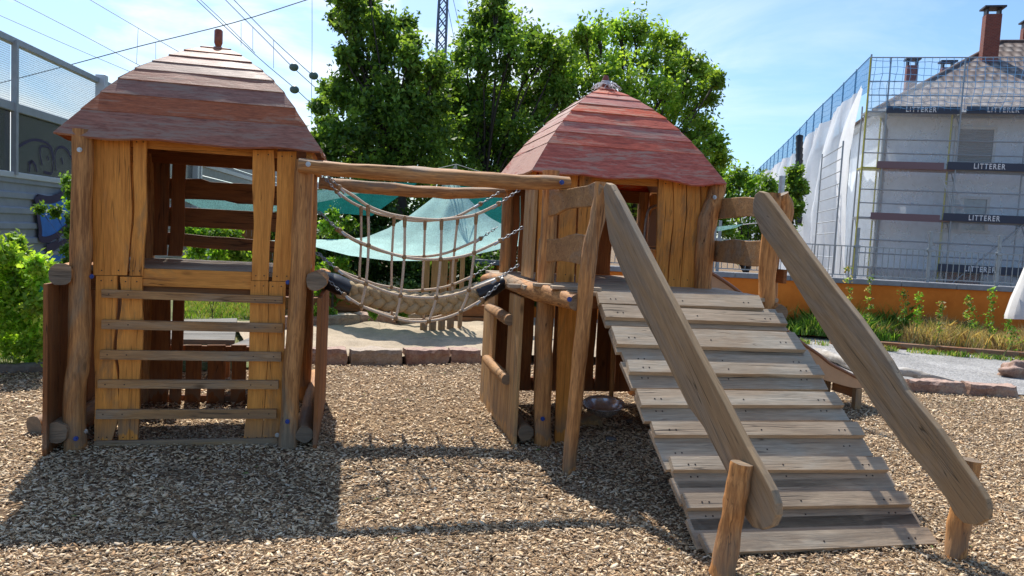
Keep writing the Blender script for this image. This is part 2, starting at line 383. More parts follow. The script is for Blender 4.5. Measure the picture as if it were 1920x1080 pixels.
hd = MB(); hd.prism([VV(240,250,5.285), VV(520,270,5.285), VV(520,296,5.285), VV(400,288,5.285), VV(240,275,5.285)], (0,.04,0)); hd.build('header', W['board_x'], LT, bevel=.004)
mb = MB(); mb.prism([VV(266,503,5.262), VV(472,510,5.262), VV(472,543,5.262), VV(266,536,5.262)], (0,.03,0)); mb.build('edge_board', W['board_x'], LT, bevel=.004)
mb = MB()
for i in range(14):
    v0 = 5.29+i*.095; mb.box((-1.035, v0+.046, 1.19+random.uniform(-.002,.002)), (.68,0,0), (0,.043,0), (0,0,.014))
mb.build('floor_deck', W['grey_x'], LT, bevel=.003)
for v in (5.33, 5.95, 6.56): mb = MB(); mb.box((-1.035, v, 1.11), (.64,0,0), (0,.03,0), (0,0,.06)); mb.build('floor_joist', W['dark_x'], LT)
for (x0, y0, x1, y1, h0, h1) in ((190,543,530,556,15,14), (190,600,530,607,17,17), (187,657,527,661,17,17), (183,713,522,714,15,16), (179,769,518,768,17,17)):
    mb = MB(); mb.prism([VV(x0,y0,5.218), VV(x1,y1,5.218), VV(x1,y1+h1,5.218), VV(x0,y0+h0,5.218)], (0,.031,0)); screws(mb, [VV(xx, y0+(y1-y0)*(xx-x0)/(x1-x0)+8, 5.218) for xx in (x0+14, x0+50, x1-52, x1-14)], (0,-1,0)); mb.build('rung', [W['rung_x'], SCREW], LT)
mb = MB(); mb.prism([VV(176,828,5.215), VV(521,822,5.215), VV(521,836,5.215), VV(176,842,5.215)], (0,.03,0)); mb.build('sill_board', W['rail_x'], LT, bevel=.004)
# rear side, seen through the openings
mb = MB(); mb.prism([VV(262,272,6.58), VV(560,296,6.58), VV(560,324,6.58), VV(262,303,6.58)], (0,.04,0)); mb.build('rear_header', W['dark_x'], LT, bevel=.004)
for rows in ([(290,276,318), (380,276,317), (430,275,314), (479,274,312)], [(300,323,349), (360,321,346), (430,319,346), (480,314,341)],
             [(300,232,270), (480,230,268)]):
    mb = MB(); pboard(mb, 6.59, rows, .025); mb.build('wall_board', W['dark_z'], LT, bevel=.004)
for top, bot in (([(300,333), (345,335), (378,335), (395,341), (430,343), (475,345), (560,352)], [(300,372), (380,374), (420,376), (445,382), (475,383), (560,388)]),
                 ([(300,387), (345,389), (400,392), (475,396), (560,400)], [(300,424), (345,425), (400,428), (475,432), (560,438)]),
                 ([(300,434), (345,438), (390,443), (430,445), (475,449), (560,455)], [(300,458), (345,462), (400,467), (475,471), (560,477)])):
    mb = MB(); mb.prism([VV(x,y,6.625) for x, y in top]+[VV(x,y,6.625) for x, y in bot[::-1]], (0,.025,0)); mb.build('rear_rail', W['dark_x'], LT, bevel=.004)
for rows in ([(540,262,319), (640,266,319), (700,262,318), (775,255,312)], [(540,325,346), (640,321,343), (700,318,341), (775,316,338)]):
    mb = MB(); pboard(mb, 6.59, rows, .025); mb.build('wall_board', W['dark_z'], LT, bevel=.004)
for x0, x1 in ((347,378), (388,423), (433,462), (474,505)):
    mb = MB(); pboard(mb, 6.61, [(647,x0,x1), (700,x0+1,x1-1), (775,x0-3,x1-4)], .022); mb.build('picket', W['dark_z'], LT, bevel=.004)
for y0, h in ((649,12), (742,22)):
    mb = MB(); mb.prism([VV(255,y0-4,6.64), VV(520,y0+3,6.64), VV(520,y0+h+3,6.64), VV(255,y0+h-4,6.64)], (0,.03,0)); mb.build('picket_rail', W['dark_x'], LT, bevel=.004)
mb = MB()
for i, (a, b) in enumerate(((5.32,5.60),(5.62,5.82),(5.85,6.12),(6.15,6.33),(6.36,6.54))): vboard(mb, a, b, -1.735, 1.22, 2.04, .025, .012, i+3, 'y')
mb.build('side_wall', W['board_z'], LT, bevel=.004)
mb = MB(); vboard(mb, 5.30, 5.50, -.335, 1.15, 2.0, .025, .01, 12, 'y'); vboard(mb, 5.52, 5.66, -.335, 1.15, 2.0, .025, .01, 13, 'y'); mb.build('side_wall', W['board_z'], LT, bevel=.004)
for s, u0, u1 in ((0, -1.80, -1.80), (1, -.34, -.34)):
    mb = MB(); hboard(mb, 5.2, 6.66, u0+.1*(1-s), 1.95, 2.05, .04, .005, 40+s, 'y'); mb.build('top_plate', W['board_y'], LT, bevel=.004)
# side logs and skirts
def sidelog(parent, a, b, r, seed, name='side_log'):
    a, b = Vector(a), Vector(b); pts = [a+(b-a)*t+Vector((mnoise.noise(Vector((seed,t*2,0)))*.02, 0, mnoise.noise(Vector((seed,t*2,5)))*.012)) for t in (0,.2,.4,.6,.8,1)]
    return post(parent, pts, r, seed, name, 'y')
sidelog(LT, VV(113,514,5.10), (-1.87,6.75,1.12), .070, 5)
sidelog(LT, VV(106,811,5.10), (-1.84,6.75,.13), .066, 6)
mb = MB()
SK = VV(93,560,5.08).x-.03
for i in range(9):
    v0 = 5.06+i*.18; vboard(mb, v0, v0+.172, SK, -.03, 1.10, .028, .006, 60+i, 'y')
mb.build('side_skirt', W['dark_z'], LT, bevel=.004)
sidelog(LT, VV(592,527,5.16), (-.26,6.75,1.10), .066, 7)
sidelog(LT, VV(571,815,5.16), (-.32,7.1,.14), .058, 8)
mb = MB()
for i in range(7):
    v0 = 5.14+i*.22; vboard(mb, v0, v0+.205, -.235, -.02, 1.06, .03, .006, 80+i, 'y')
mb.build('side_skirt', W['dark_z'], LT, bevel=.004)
rf = roof(LT, (-1.035, 5.93), [(0,2.815), (.09,2.785), (.19,2.725), (.31,2.635), (.41,2.555), (.5,2.46), (.57,2.37), (.64,2.262), (.72,2.15), (.80,2.035), (1,1.78)],
     [0, .10, .19, .27, .355, .44, .52, .60, .685, .80], ROOF['a'], 3)
mb = MB(); mb.tube([(-1.035,5.93,2.77), (-1.035,5.93,2.80), (-1.035,5.93,2.84), (-1.035,5.93,2.925), (-1.035,5.93,2.935)], [.016,.016,.030,.030,.022], 14)
mb.build('finial', plain('red varnished finial', (.30,.075,.03), .3, 0, 40, .3), rf, bevel=.003)

stump = MB(); stump.tube([G(70,800,.07)+Vector((-.02,.0,0)), G(70,800,.07)+Vector((.25,.42,.02))], [.075,.07], 14, 0, True, 1, rough=.15, seed=9)
tag(stump.build('log_offcut', [W['log_y'], ENDG], None, G(70,820), bevel=.004), 'short sawn log lying on the chips left of the climbing tower', 'log')

# ================================================================ RIGHT PLAY TOWER
RT = thing('play_tower', (1.95, 5.26, 0), 'wooden play tower on a raised deck behind the ramp with a straight red pyramid roof', 'play tower', 'roofed play towers')
post(RT, [VV(1017,850,5.3), VV(1019,700,5.3), VV(1022,560,5.3), VV(1030,420,5.3), VV(1033,320,5.3)], [.068,.066,.063,.06,.058], 11)
post(RT, [VV(1316,620,5.55), VV(1318,533,5.55), VV(1322,460,5.55), VV(1326,415,5.55), VV(1340,375,5.55), VV(1347,345,5.55)], [.07,.068,.07,.072,.068,.064], 12)
post(RT, [(1.352,6.75,-.05), (1.36,6.75,1), (1.36,6.75,2.03)], .055, 13); post(RT, [(2.79,7.0,-.05), (2.79,7.0,1), (2.77,7.0,2.03)], .06, 14)
post(RT, [(2.55,5.35,-.05), (2.56,5.35,.6), (2.56,5.35,1.15)], .06, 15)
for p, m in ((VV(1339,370,5.475), 0), (VV(1017,785,5.23), 1)): bolt(p, RT, mat=BLUECAP if m else STEEL)
for i, (rows, v) in enumerate((([(322,1052,1084), (420,1049,1080), (529,1044,1076)], 5.613), ([(326,1087,1112), (420,1084,1108), (530,1080,1106)], 5.615),
    ([(332,1236,1260), (400,1233,1263), (440,1233,1259), (480,1231,1254), (538,1228,1251)], 5.591), ([(334,1262,1286), (400,1264,1286), (450,1260,1281), (538,1252,1275)], 5.593),
    ([(336,1288,1312), (400,1288,1313), (450,1283,1308), (539,1276,1302)], 5.591), ([(338,1314,1332), (400,1315,1328), (540,1304,1315)], 5.604),
    ([(322,1011,1028), (420,1009,1024), (528,1005,1019)], 5.634))):
    mb = MB(); pboard(mb, v, rows, .026); screws(mb, [VV((rows[-1][1]+rows[-1][2])/2, rows[-1][0]-14, v), VV((rows[0][1]+rows[0][2])/2, rows[0][0]+12, v)], (0,-1,0)); mb.build('wall_board', [W['board_z'], SCREW], RT)
mb = MB(); mb.prism([VV(1105,318,5.625), VV(1240,330,5.625), VV(1240,350,5.625), VV(1105,342,5.625)], (0,.04,0)); mb.build('header', W['board_x'], RT, bevel=.004)
mb = MB()
for i, (a, b) in enumerate(((5.63,5.75),(5.76,5.86),(5.87,5.97))): vboard(mb, a, b, 1.337, 1.22, 2.02, .026, .008, 100+i, 'y')
mb.build('side_wall', W['pale_z'], RT, bevel=.004)
mb = MB()
for i, (a, b) in enumerate(((5.64,5.85),(5.87,6.02),(6.05,6.27),(6.3,6.48),(6.5,6.7),(6.73,6.95))): vboard(mb, a, b, 2.81, 1.22, 2.0, .026, .012, 110+i, 'y')
mb.build('side_wall', W['board_z'], RT, bevel=.004)
mb = MB(); x = 1.36
for i, w in enumerate((.17,.14,.19,.13,.18,.16,.15)): vboard(mb, x, x+w-.006, 7.0, 1.2, 2.0, .026, .014, 120+i); x += w
mb.build('rear_wall', W['dark_z'], RT, bevel=.004)
mb = MB(); hboard(mb, 1.36, 2.80, 6.97, 1.92, 2.04, .02, .005, 5); mb.build('rear_header', W['dark_x'], RT, bevel=.004)
for uu_, q in ((1.30,6),(2.84,7)): mb = MB(); hboard(mb, 5.6, 7.05, uu_, 1.94, 2.05, .035, .004, q, 'y'); mb.build('top_plate', W['board_y'], RT, bevel=.004)
rf2 = roof(RT, (2.05, 6.23), [(0,2.865), (.213,2.732), (.383,2.583), (.522,2.423), (.639,2.264), (.783,2.04), (1.065,1.6)],
     [0, .075, .16, .235, .32, .405, .49, .565, .64, .783], ROOF['b'], 8, wavy=.03)
mb = MB(); mb.tube([(2.05,6.23,2.84), (2.05,6.23,2.885), (2.05,6.23,2.92), (2.05,6.23,2.95)], [.026,.03,.03,.018], 14); mb.build('finial', plain('dull red finial', (.26,.07,.045), .5, 0, 40, .3), rf2, bevel=.003)
st = MB(); rs = random.Random(4)
for i in range(46):
    a = rs.uniform(0, 6.28); r = rs.uniform(.02,.05); p = Vector((2.05+math.cos(a)*r, 6.23+math.sin(a)*r, 2.885))
    pts = [p]
    for k in range(5): p = p+Vector((math.cos(a)*rs.uniform(.005,.028), math.sin(a)*rs.uniform(.005,.028), rs.uniform(-.024,.005))); a += rs.uniform(-.7,.7); pts.append(p)
    st.tube(pts, .0022, 4)
for k in range(4): st.tube([(2.05+math.cos(t)*.036, 6.23+math.sin(t)*.036, 2.875+.008*k) for t in [j*.5 for j in range(13)]], .004, 5)
st.build('frayed_string', plain('frayed white string', (.72,.70,.72), .8), rf2)
# floor and landing
mb = MB()
for i in range(24):
    v0 = 4.74+i*.094; x0 = 1.40-.35*min(1, max(0, (v0-4.74)/.55))+random.uniform(-.02,.02) if v0 < 5.25 else 1.22
    x1 = 2.93 if v0 < 5.6 else 2.85
    mb.box(((x0+x1)/2, v0+.045, 1.185+random.uniform(-.003,.003)), ((x1-x0)/2,0,0), (0,.042,0), (0,0,.014))
mb.build('floor_deck', W['grey_x'], RT, bevel=.003)
mb = MB()
for k, (p, w) in enumerate((((1.33,5.02), .16), ((1.42,4.84), .17))): mb.box((p[0]+.05, p[1], 1.212), (w,0,0), (0,.04,0), (0,0,.011))
mb.build('loose_end_board', W['grey_x'], RT, bevel=.003)
post(RT, [VV(1080,567,4.66), VV(1030,553,4.95), VV(990,543,5.22), UU(950,528,1.22), (1.19,6.7,1.13)], [.055,.06,.062,.06,.06], 21, 'landing_log', 'y')
post(RT, [(2.93,4.70,1.10), (2.93,5.3,1.1), (2.9,6.4,1.1)], .055, 22, 'landing_log', 'y')
for v in (4.80, 5.36, 6.9): mb = MB(); mb.box((2.1, v, 1.125), (.72,0,0), (0,.028,0), (0,0,.042)); mb.build('floor_joist', W['dark_x'], RT)
post(RT, [VV(1065,895,4.66), VV(1078,760,4.66), VV(1092,620,4.66), VV(1105,480,4.66), VV(1122,400,4.66), VV(1129,342,4.66)], [.044,.05,.05,.052,.05,.046], 23)
post(RT, [(2.90,4.80,-.05), (2.90,4.8,.6), VV(1437,578,4.78), VV(1441,480,4.78), VV(1450,362,4.78)], [.055,.055,.054,.056,.05], 24)
post(RT, [(3.02,5.0,1.0), (3.02,5.0,1.5), VV(1474,400,5.02), VV(1466,364,5.02)], [.05,.05,.055,.05], 25)
for p in (VV(1068,561,4.62), UU(985,545,1.2)): bolt(p, RT, (-.4,-1,0), mat=BLUECAP)
# landing guard boards
def guard(parent, a, b, poly, th=.032, name='guard_board', mat=None):
    pts = [PP(x, y, a, b) for x, y in poly]; d = Vector((b[1]-a[1], -(b[0]-a[0]), 0)).normalized()
    if d.y < 0: d = -d
    n = len(poly); mb = MB(); mb.prism(pts, d*th); return mb.build(name, mat or W['rail_x'], parent, bevel=.005)
ga, gb = (1.36,5.22), (1.53,4.58)
guard(RT, ga, gb, [(1020,352),(1040,356),(1060,355),(1080,351),(1100,348),(1112,342),(1122,340),(1126,350),(1122,370),(1116,384),(1100,388),(1080,389),(1060,392),(1042,402),(1030,405),(1016,402)], mat=W['rung_x'])
guard(RT, ga, gb, [(1010,447),(1030,449),(1050,447),(1065,441),(1078,438),(1095,441),(1110,445),(1113,458),(1111,480),(1103,497),(1090,497),(1075,493),(1050,489),(1030,491),(1006,490)], mat=W['rung_x'])
ga, gb = (2.83,5.56), (2.86,4.72)
guard(RT, ga, gb, [(1336,373),(1370,371),(1395,369),(1425,372),(1425,408),(1400,405),(1370,408),(1336,411)], mat=W['rung_x'])
guard(RT, ga, gb, [(1332,450),(1350,452),(1375,448),(1400,452),(1430,451),(1430,500),(1400,499),(1375,494),(1332,490)], mat=W['rung_x'])
mb = MB(); hboard(mb, 4.85, 4.95, 3.02, 1.30, 1.40, .03, 0, 4, 'y'); mb.build('guard_board', W['dark_y'], RT, bevel=.005)
# lower storey: left panel with a window between two half logs
U0 = 1.19
def vof(px): return UU(px, 650, U0).y
edges = [5.27, 5.40, 5.535, 5.68, 5.83, 5.98, 6.13, 6.28, 6.45, 6.62, 6.80]
w0, w1 = 5.68, 6.28
mb = MB()
for i, (a, b) in enumerate(zip(edges, edges[1:])):
    if a >= w0-.01 and b <= w1+.01:
        vboard(mb, a+.004, b-.004, U0, -.03, .44, .028, .005, 140+i, 'y')
    else: vboard(mb, a+.004, b-.004, U0, -.03, 1.10, .028, .005, 140+i, 'y')
pan = mb.build('window_panel', W['pale_z'], RT, bevel=.004)
for z, s in ((.90,1), (.445,2)):
    mb = MB(); mb.tube([(U0-.02,w0-.16,z), (U0-.025,5.98,z+.005), (U0-.02,w1+.14,z)], [.042,.046,.04], 12, 0, True, 1, rough=.15, seed=s)
    for v in (w0-.05, w0+.1): mb.tube([(U0-.02,v,z),(U0-.02,v+.018,z)], .048, 12, 0)
    mb.build('window_log', [W['rung_y'], ENDG], pan, bevel=.003)
sidelog(RT, VV(986,812,5.26), (1.30,6.6,.10), .058, 31)
mb = MB()
for i, rows in enumerate(([(560,1048,1092), (700,1044,1088), (850,1040,1084)],)): pboard(mb, 5.32, rows, .025)
mb.build('lower_wall_board', W['board_z'], RT, bevel=.004)
mb = MB(); x = 1.28
for i, w in enumerate((.20,.17,.18,.22,.2,.19,.18)): vboard(mb, x, x+w-.02, 6.62, .12, 1.12, .025, .016, 160+i); x += w
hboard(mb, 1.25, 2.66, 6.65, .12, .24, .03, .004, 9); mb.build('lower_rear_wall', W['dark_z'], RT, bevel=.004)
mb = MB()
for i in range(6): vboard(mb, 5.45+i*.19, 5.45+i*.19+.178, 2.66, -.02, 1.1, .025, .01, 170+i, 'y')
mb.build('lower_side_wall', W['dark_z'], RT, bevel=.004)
post(RT, [VV(1146,745,6.0), VV(1152,600,6.0)], .02, 33, 'brace', 'z')

# ================================================================ OVERHEAD BEAMS
def beam(px, v, r, label, seed, b0, b1):
    t = thing('overhead_beam', VV(px[0][0], px[0][1], v), label, 'beam', 'log beams over the rope bridge')
    post(t, [VV(x, y, v) for x, y in px], r, seed, 'log', 'x', 16)
    if b0: bolt(b0, t)
    if b1: bolt(b1, t, mat=BLUECAP)
beam([(560,310),(640,318),(740,325),(850,332),(960,341),(1068,343)], 5.1, [.046,.047,.052,.055,.052,.042], 'near log beam above the rope bridge, bolted across both towers', 41, VV(578,308,5.045), VV(1053,342,5.045))
beam([(598,344),(650,348),(730,355),(800,360),(870,362),(945,360)], 6.45, [.048,.05,.052,.05,.048,.045], 'far log beam above the rope bridge, behind and below the near one', 42, None, None)

# ================================================================ ROPE BRIDGE
RB = thing('rope_bridge', (.45, 5.8, .85), 'rope net bridge with a thick braided walkway rope hanging between the towers', 'rope bridge')
VF, VR = 5.48, 6.15
F_TOP = [(637,352),(664,368),(690,386),(722,399),(759,407),(795,411),(828,412),(862,408),(893,402),(934,383)]
F_MID = [(638,433),(664,449),(691,460),(722,472),(758,482),(792,486),(826,486),(860,482),(889,474),(937,452)]
F_LOW = [(632,506),(658,521),(686,532),(718,545),(751,554),(785,558),(818,558),(850,553),(879,544),(932,524)]
F_BOT = [(646,554),(677,573),(708,586),(742,597),(773,603),(804,602),(835,596),(864,585),(903,563)]
R_TOP = [(632,360),(654,376),(677,388),(707,400),(739,407),(767,413),(797,414),(830,411),(859,405),(900,383)]
R_MID = [(633,431),(655,446),(677,457),(705,468),(735,476),(765,481),(795,481),(825,477),(852,469),(900,448)]
R_LOW = [(631,505),(652,514),(674,522),(704,533),(734,539),(763,545),(792,544),(820,541),(848,534),(886,518)]
R_BOT = [(652,560),(680,574),(708,584),(735,592),(765,599),(795,599),(825,593),(853,582),(893,562)]
def knots(pts, r=.016):
    for p in pts: q = MB(); q.ball(p, r, 10, 7); q.build('rope_knot', KNOT, RB)
def chain(a, b, parent):
    a, b = Vector(a), Vector(b); L = (b-a).length; n = max(3, int(L/.026)); d = (b-a)/n; mb = MB()
    t = d.normalized(); s1 = t.cross(Vector((0,0,1))).normalized(); s2 = t.cross(s1)
    for i in range(n):
        c = a+d*(i+.5); s = s1 if i % 2 else s2; hl = d.length*.72
        mb.tube([c+t*math.cos(q)*hl+s*math.sin(q)*.0095 for q in [k*math.pi/4 for k in range(8)]], .0031, 5, closed=True)
    return mb.build('chain', DSTEEL, parent)
LA = -.30; RA = 1.25
for k, (pts, v, el, er) in enumerate(((F_TOP,VF,(612,326),(974,356)), (F_MID,VF,(597,397),(980,426)), (F_LOW,VF,(593,474),(972,497)), (F_BOT,VF,(604,514),(936,533)),
                     (R_TOP,VR,(602,326),(936,361)), (R_MID,VR,(600,398),(932,426)), (R_LOW,VR,(598,475),(928,492)), (R_BOT,VR,(610,520),(926,534)))):
    P3 = [VV(x, y, v) for x, y in pts]
    mb = MB(); mb.tube(smoothpts(P3, 5), .0108, 8); mb.build('hand_rope' if k % 4 == 0 else 'net_rope', ROPE, RB)
    for e, q in ((el, P3[0]), (er, P3[-1])):
        ep = VV(e[0], e[1], v); chain(q, ep, RB)
        mb = MB(); d = (q-ep).normalized()
        mb.tube([q+d*.012, q+d*.052], .0125, 10); mb.build('ferrule', STEEL, RB)
        mb = MB(); mb.ball(q-d*.004, .02, 10, 7, sc=(1,.6,1)); mb.build('thimble', KNOT, RB)
for rows, v, idx in (((F_TOP,F_MID,F_LOW,F_BOT), VF, (2,4,6,8)), ((R_TOP,R_MID,R_LOW,R_BOT), VR, (2,4,6,8))):
    for i in idx:
        ib = i-1
        pts = [VV(*rows[0][i], v), VV(*rows[1][i], v), VV(*rows[2][i], v), VV(*rows[3][ib], v)]
        mb = MB(); mb.tube(smoothpts(pts, 5), .0098, 8); mb.build('drop_rope', ROPE, RB)
        knots(pts[1:], .019 if v == VF else .017)
        d = (pts[1]-pts[0]).normalized(); q = MB(); q.tube([pts[0]-d*.008, pts[0]+d*.01, pts[0]+d*.05, pts[0]+d*.075], [.013,.015,.0135,.012], 10); q.build('rope_tee', KNOT, RB)
for i in (1, 3, 5, 7):
    a = VV(*F_BOT[i], VF); b = VV(*R_BOT[i], VR)
    mb = MB(); mb.tube(smoothpts([a, (a+b)/2+Vector((0,0,-.03)), b], 5), .008, 8); mb.build('cross_rope', ROPE, RB)
# braided walkway
cl = smoothpts([VV(x, y, 5.82) for x, y in ((597,520),(625,530),(655,545),(700,556),(760,567),(815,570),(860,564),(895,552),(925,537),(945,528))], 10)
seg = [(cl[i+1]-cl[i]).length for i in range(len(cl)-1)]; tot = sum(seg)
def at_len(s):
    for i, q in enumerate(seg):
        if s <= q or i == len(seg)-1: return cl[i]+(cl[i+1]-cl[i])*min(1, s/q), (cl[i+1]-cl[i]).normalized()
        s -= q
mb = MB()
for lay, (oy, oz, hw, ph0) in enumerate(((-.045, -.004, .047, 0), (.075, .012, .040, 1.9))):
    for k in range(3):
        pts = []
        for j in range(170):
            s = tot*(.13+.74*j/169); p, t = at_len(s); side = Vector((0,1,0)); up = (Vector((0,0,1))-t*t.z).normalized()
            w = s*2*math.pi/.26 + k*2*math.pi/3+ph0
            pts.append(p+side*(oy+.024*math.sin(2*w))+up*(oz+hw*math.sin(w)))
        mb.tube(pts, .0345, 10)
mb.build('braided_rope', BRAID, RB)
for s0, s1 in ((0, .17), (.84, 1)):
    pts = [at_len(tot*(s0+(s1-s0)*i/8))[0] for i in range(9)]
    mb = MB(); n = 18; rad = .088
    vs = []
    for i, p in enumerate(pts):
        t = at_len(tot*(s0+(s1-s0)*i/8))[1]; up = Vector((1,0,0)).cross(Vector((0,1,0))); up = (Vector((0,0,1))-t*t.z).normalized()
        k2 = 1.0 - .35*(i/8 if s0 else 1-i/8)**2
        for j in range(n):
            a = 2*math.pi*j/n; vs.append(p+Vector((0,1,0))*math.cos(a)*.125*k2+up*math.sin(a)*.08*k2*(1+.06*mnoise.noise(Vector((i*.8,a*2,s0*9)))))
    mb.add(vs, [[i*n+j, i*n+(j+1) % n, (i+1)*n+(j+1) % n, (i+1)*n+j] for i in range(8) for j in range(n)], 0, True)
    mb.add([vs[j] for j in range(n)], [list(range(n))]); mb.add([vs[8*n+j] for j in range(n)], [list(range(n))])
    mb.build('rubber_sleeve', BLACK, RB)

# ================================================================ RAMP
RP = thing('ramp', (2.3, 4.1, 0), 'sloping ramp of weathered overlapping planks leading up to the right tower', 'ramp')
TL, TR = Vector((1.60,4.74,1.175)), Vector((2.90,4.74,1.175))
BL, BR = Vector((1.79,3.40,.03)), Vector((3.15,3.36,.03))
dn = ((BL-TL)+(BR-TR)).normalized(); sd = (TR-TL).normalized(); nr = sd.cross(dn); nr = nr if nr.z > 0 else -nr
def A_(x, y): return 1100+x/3.556, 520+y/3.556
def B_(x, y): return 1180+x/3.2, 740+y/3.2
for raised, q in ((1,[A_(70,95),A_(1150,120),A_(1185,203),A_(85,170)]), (1,[A_(98,178),A_(1305,238),A_(1342,308),A_(128,262)]), (1,[A_(165,324),A_(1385,366),A_(1465,482),A_(205,443)]),
    (1,[A_(270,548),A_(1548,582),A_(1590,652),A_(288,628)]), (1,[A_(332,742),A_(1655,764),A_(1722,852),A_(368,850)]), (1,[B_(132,160),B_(1368,162),B_(1418,243),B_(158,240)]),
    (1,[B_(245,368),B_(1520,372),B_(1562,450),B_(268,450)]), (1,[B_(318,590),B_(1650,577),B_(1697,658),B_(348,680)]), (1,[B_(422,832),B_(1790,796),B_(1857,893),B_(478,950)]),
    (0,[A_(100,215),A_(1290,262),A_(1340,356),A_(130,320)]), (0,[A_(176,400),A_(1430,440),A_(1452,524),A_(200,498)]), (0,[A_(236,503),A_(1510,535),A_(1555,622),A_(275,600)]),
    (0,[A_(252,622),A_(1566,640),A_(1612,748),A_(300,738)]), (0,[A_(352,850),A_(1690,852),A_(1756,953),A_(386,960)]), (0,[B_(148,268),B_(1405,262),B_(1465,366),B_(222,450)]),
    (0,[B_(258,455),B_(1560,450),B_(1602,546),B_(300,560)]), (0,[B_(275,568),B_(1590,550),B_(1650,655),B_(310,655)]), (0,[B_(338,672),B_(1690,662),B_(1752,776),B_(390,814)]), (0,[B_(375,822),B_(1745,783),B_(1800,870),B_(415,925)])):
    top = .040 if raised else 0; org = TL+nr*top
    P = [PL(x, y, org, nr) for x, y in q]
    if not raised: P[0] -= dn*.07; P[1] -= dn*.07
    mb = MB(); mb.prism(P, -nr*(.034 if raised else .027)); c0 = P[0].lerp(P[3], .62); c1 = P[1].lerp(P[2], .62); screws(mb, [c0.lerp(c1, f) for f in (.07, .10, .5, .88, .91)], nr, .005); mb.build('ramp_plank', [W['grey_x'], SCREW], RP)
for f in (.10, .88):
    a = TL.lerp(TR, f)-nr*.065; b = BL.lerp(BR, f)-nr*.10; mb = MB(); mb.bar(a, b-dn*.02, .05, .095, nr); mb.build('stringer', W['rail_y'], RP, bevel=.004)

def handrail(label, a, b, poly, post_pts, pr, seed, th=.045):
    t = thing('handrail', post_pts[0]+Vector((0,0,.0)), label, 'handrail', 'plank handrails beside the ramp')
    pts = [PP(x, y, a, b) for x, y in poly]; n = Vector((b[1]-a[1], -(b[0]-a[0]), 0)).normalized()
    if n.x < 0: n = -n
    g = (pts[len(pts)//2]-pts[0]).normalized()
    mb = MB(); mb.prism(pts, n*th)
    mb.build('rail_board', wood('handrail plank %d' % seed, (.47,.31,.165), (.24,.155,.08), g, (.38,.295,.205), .5, contrast=1.0, var=.05), t, bevel=.006)
    post(t, post_pts, pr, seed, 'post')
handrail('nearer plank handrail on the left edge of the ramp with a leaning round post', (1.53,4.60), (1.87,3.02),
    [(1131,352),(1136,342),(1144,346),(1160,374),(1200,452),(1250,549),(1300,646),(1350,741),(1400,838),(1430,890),(1446,920),(1454,945),(1455,966),(1446,986),(1428,994),(1410,988),(1397,970),(1388,945),(1372,905),(1345,852),(1318,800),(1290,762),(1262,706),(1230,640),(1195,575),(1165,510),(1142,450),(1134,400)],
    [VV(1352,1085,3.13), VV(1368,1000,3.13), VV(1380,930,3.13), VV(1391,868,3.13)], [.062,.055,.052,.05], 51)
handrail('farther plank handrail on the right edge of the ramp with an upright round post', (2.70,4.66), (3.03,2.99),
    [(1411,398),(1411,380),(1415,365),(1423,358),(1433,361),(1449,381),(1480,424),(1509,465),(1564,539),(1611,598),(1666,676),(1698,732),(1758,804),(1796,860),(1833,912),(1848,936),(1852,955),(1850,974),(1830,986),(1806,981),(1789,965),(1774,936),(1740,890),(1711,857),(1691,834),(1669,804),(1644,770),(1622,735),(1592,690),(1567,658),(1537,610),(1507,561),(1472,502),(1448,465),(1426,436)],
    [VV(1789,1058,3.2), VV(1798,990,3.2), VV(1809,930,3.2), VV(1820,862,3.2)], [.056,.055,.053,.05], 52)

# ================================================================ SLIDE
SL = thing('slide', (3.1, 7.0, 0), 'low beige slide curving down behind the ramp from the right tower', 'slide')
SA, SB = (2.82,6.02), (4.92,6.40)
tan = plain('tan plastic slide wall', (.46,.27,.15), .45, 0, 12, .08)
top = [(1328,508),(1371,536),(1430,583),(1470,615),(1507,645),(1536,665),(1556,681),(1582,695),(1608,708),(1632,716),(1660,722)]
bot = [(1328,560),(1371,590),(1430,635),(1470,668),(1507,694),(1530,706),(1548,713),(1572,720),(1599,727),(1619,728),(1655,729)]
tp = smoothpts([PP(x,y,SA,SB) for x, y in top], 4); bp = smoothpts([PP(x,y,SA,SB) for x, y in bot], 4)
nrm = Vector((-(SB[1]-SA[1]), SB[0]-SA[0], 0)).normalized()
if nrm.y < 0: nrm = -nrm
nrm = Vector((-.18,.98,0)); wd = .44
mb = MB(); mb.prism(tp+bp[::-1], nrm*.02); mb.build('side_panel', tan, SL)
mb = MB(); mb.prism([p+nrm*wd for p in tp]+[p+nrm*wd for p in bp[::-1]], nrm*.02); mb.build('side_panel', tan, SL)
mb = MB(); mb.tube(tp, .016, 8); mb.build('edge_rail', plain('brown rim', (.22,.10,.055), .4), SL)
mb = MB(); m = len(bp)
mb.add([p+Vector((0,0,.02))+nrm*.02 for p in bp]+[p+Vector((0,0,.02))+nrm*wd for p in bp], [[i, i+1, m+i+1, m+i] for i in range(m-1)], 0, True); mb.build('chute', STEEL, SL, solid=.006)
for q_ in (0, .4): mb = MB(); p = PP(1607,768,SA,SB)+nrm*q_; mb.box(p+Vector((0,.02,.085)), (.035,0,0), (0,.03,0), (0,0,.125)); mb.build('support', W['rail_z'], SL, bevel=.004)
mb = MB(); p = PP(1607,768,SA,SB); mb.box(p+Vector((0,.22,.16)), (.018,0,0), (0,.17,0), (0,0,.05)); mb.build('cross_board', W['dark_y'], SL)
mb = MB(); mb.tube(smoothpts([VV(1206,525,6.5), VV(1208,450,6.5), VV(1212,405,6.5), VV(1222,388,6.5), VV(1245,384,6.5)], 5), .012, 8)
mb.tube([VV(1212,465,6.52), VV(1250,467,6.52)], .012, 8); mb.build('grab_rail', STEEL, SL)
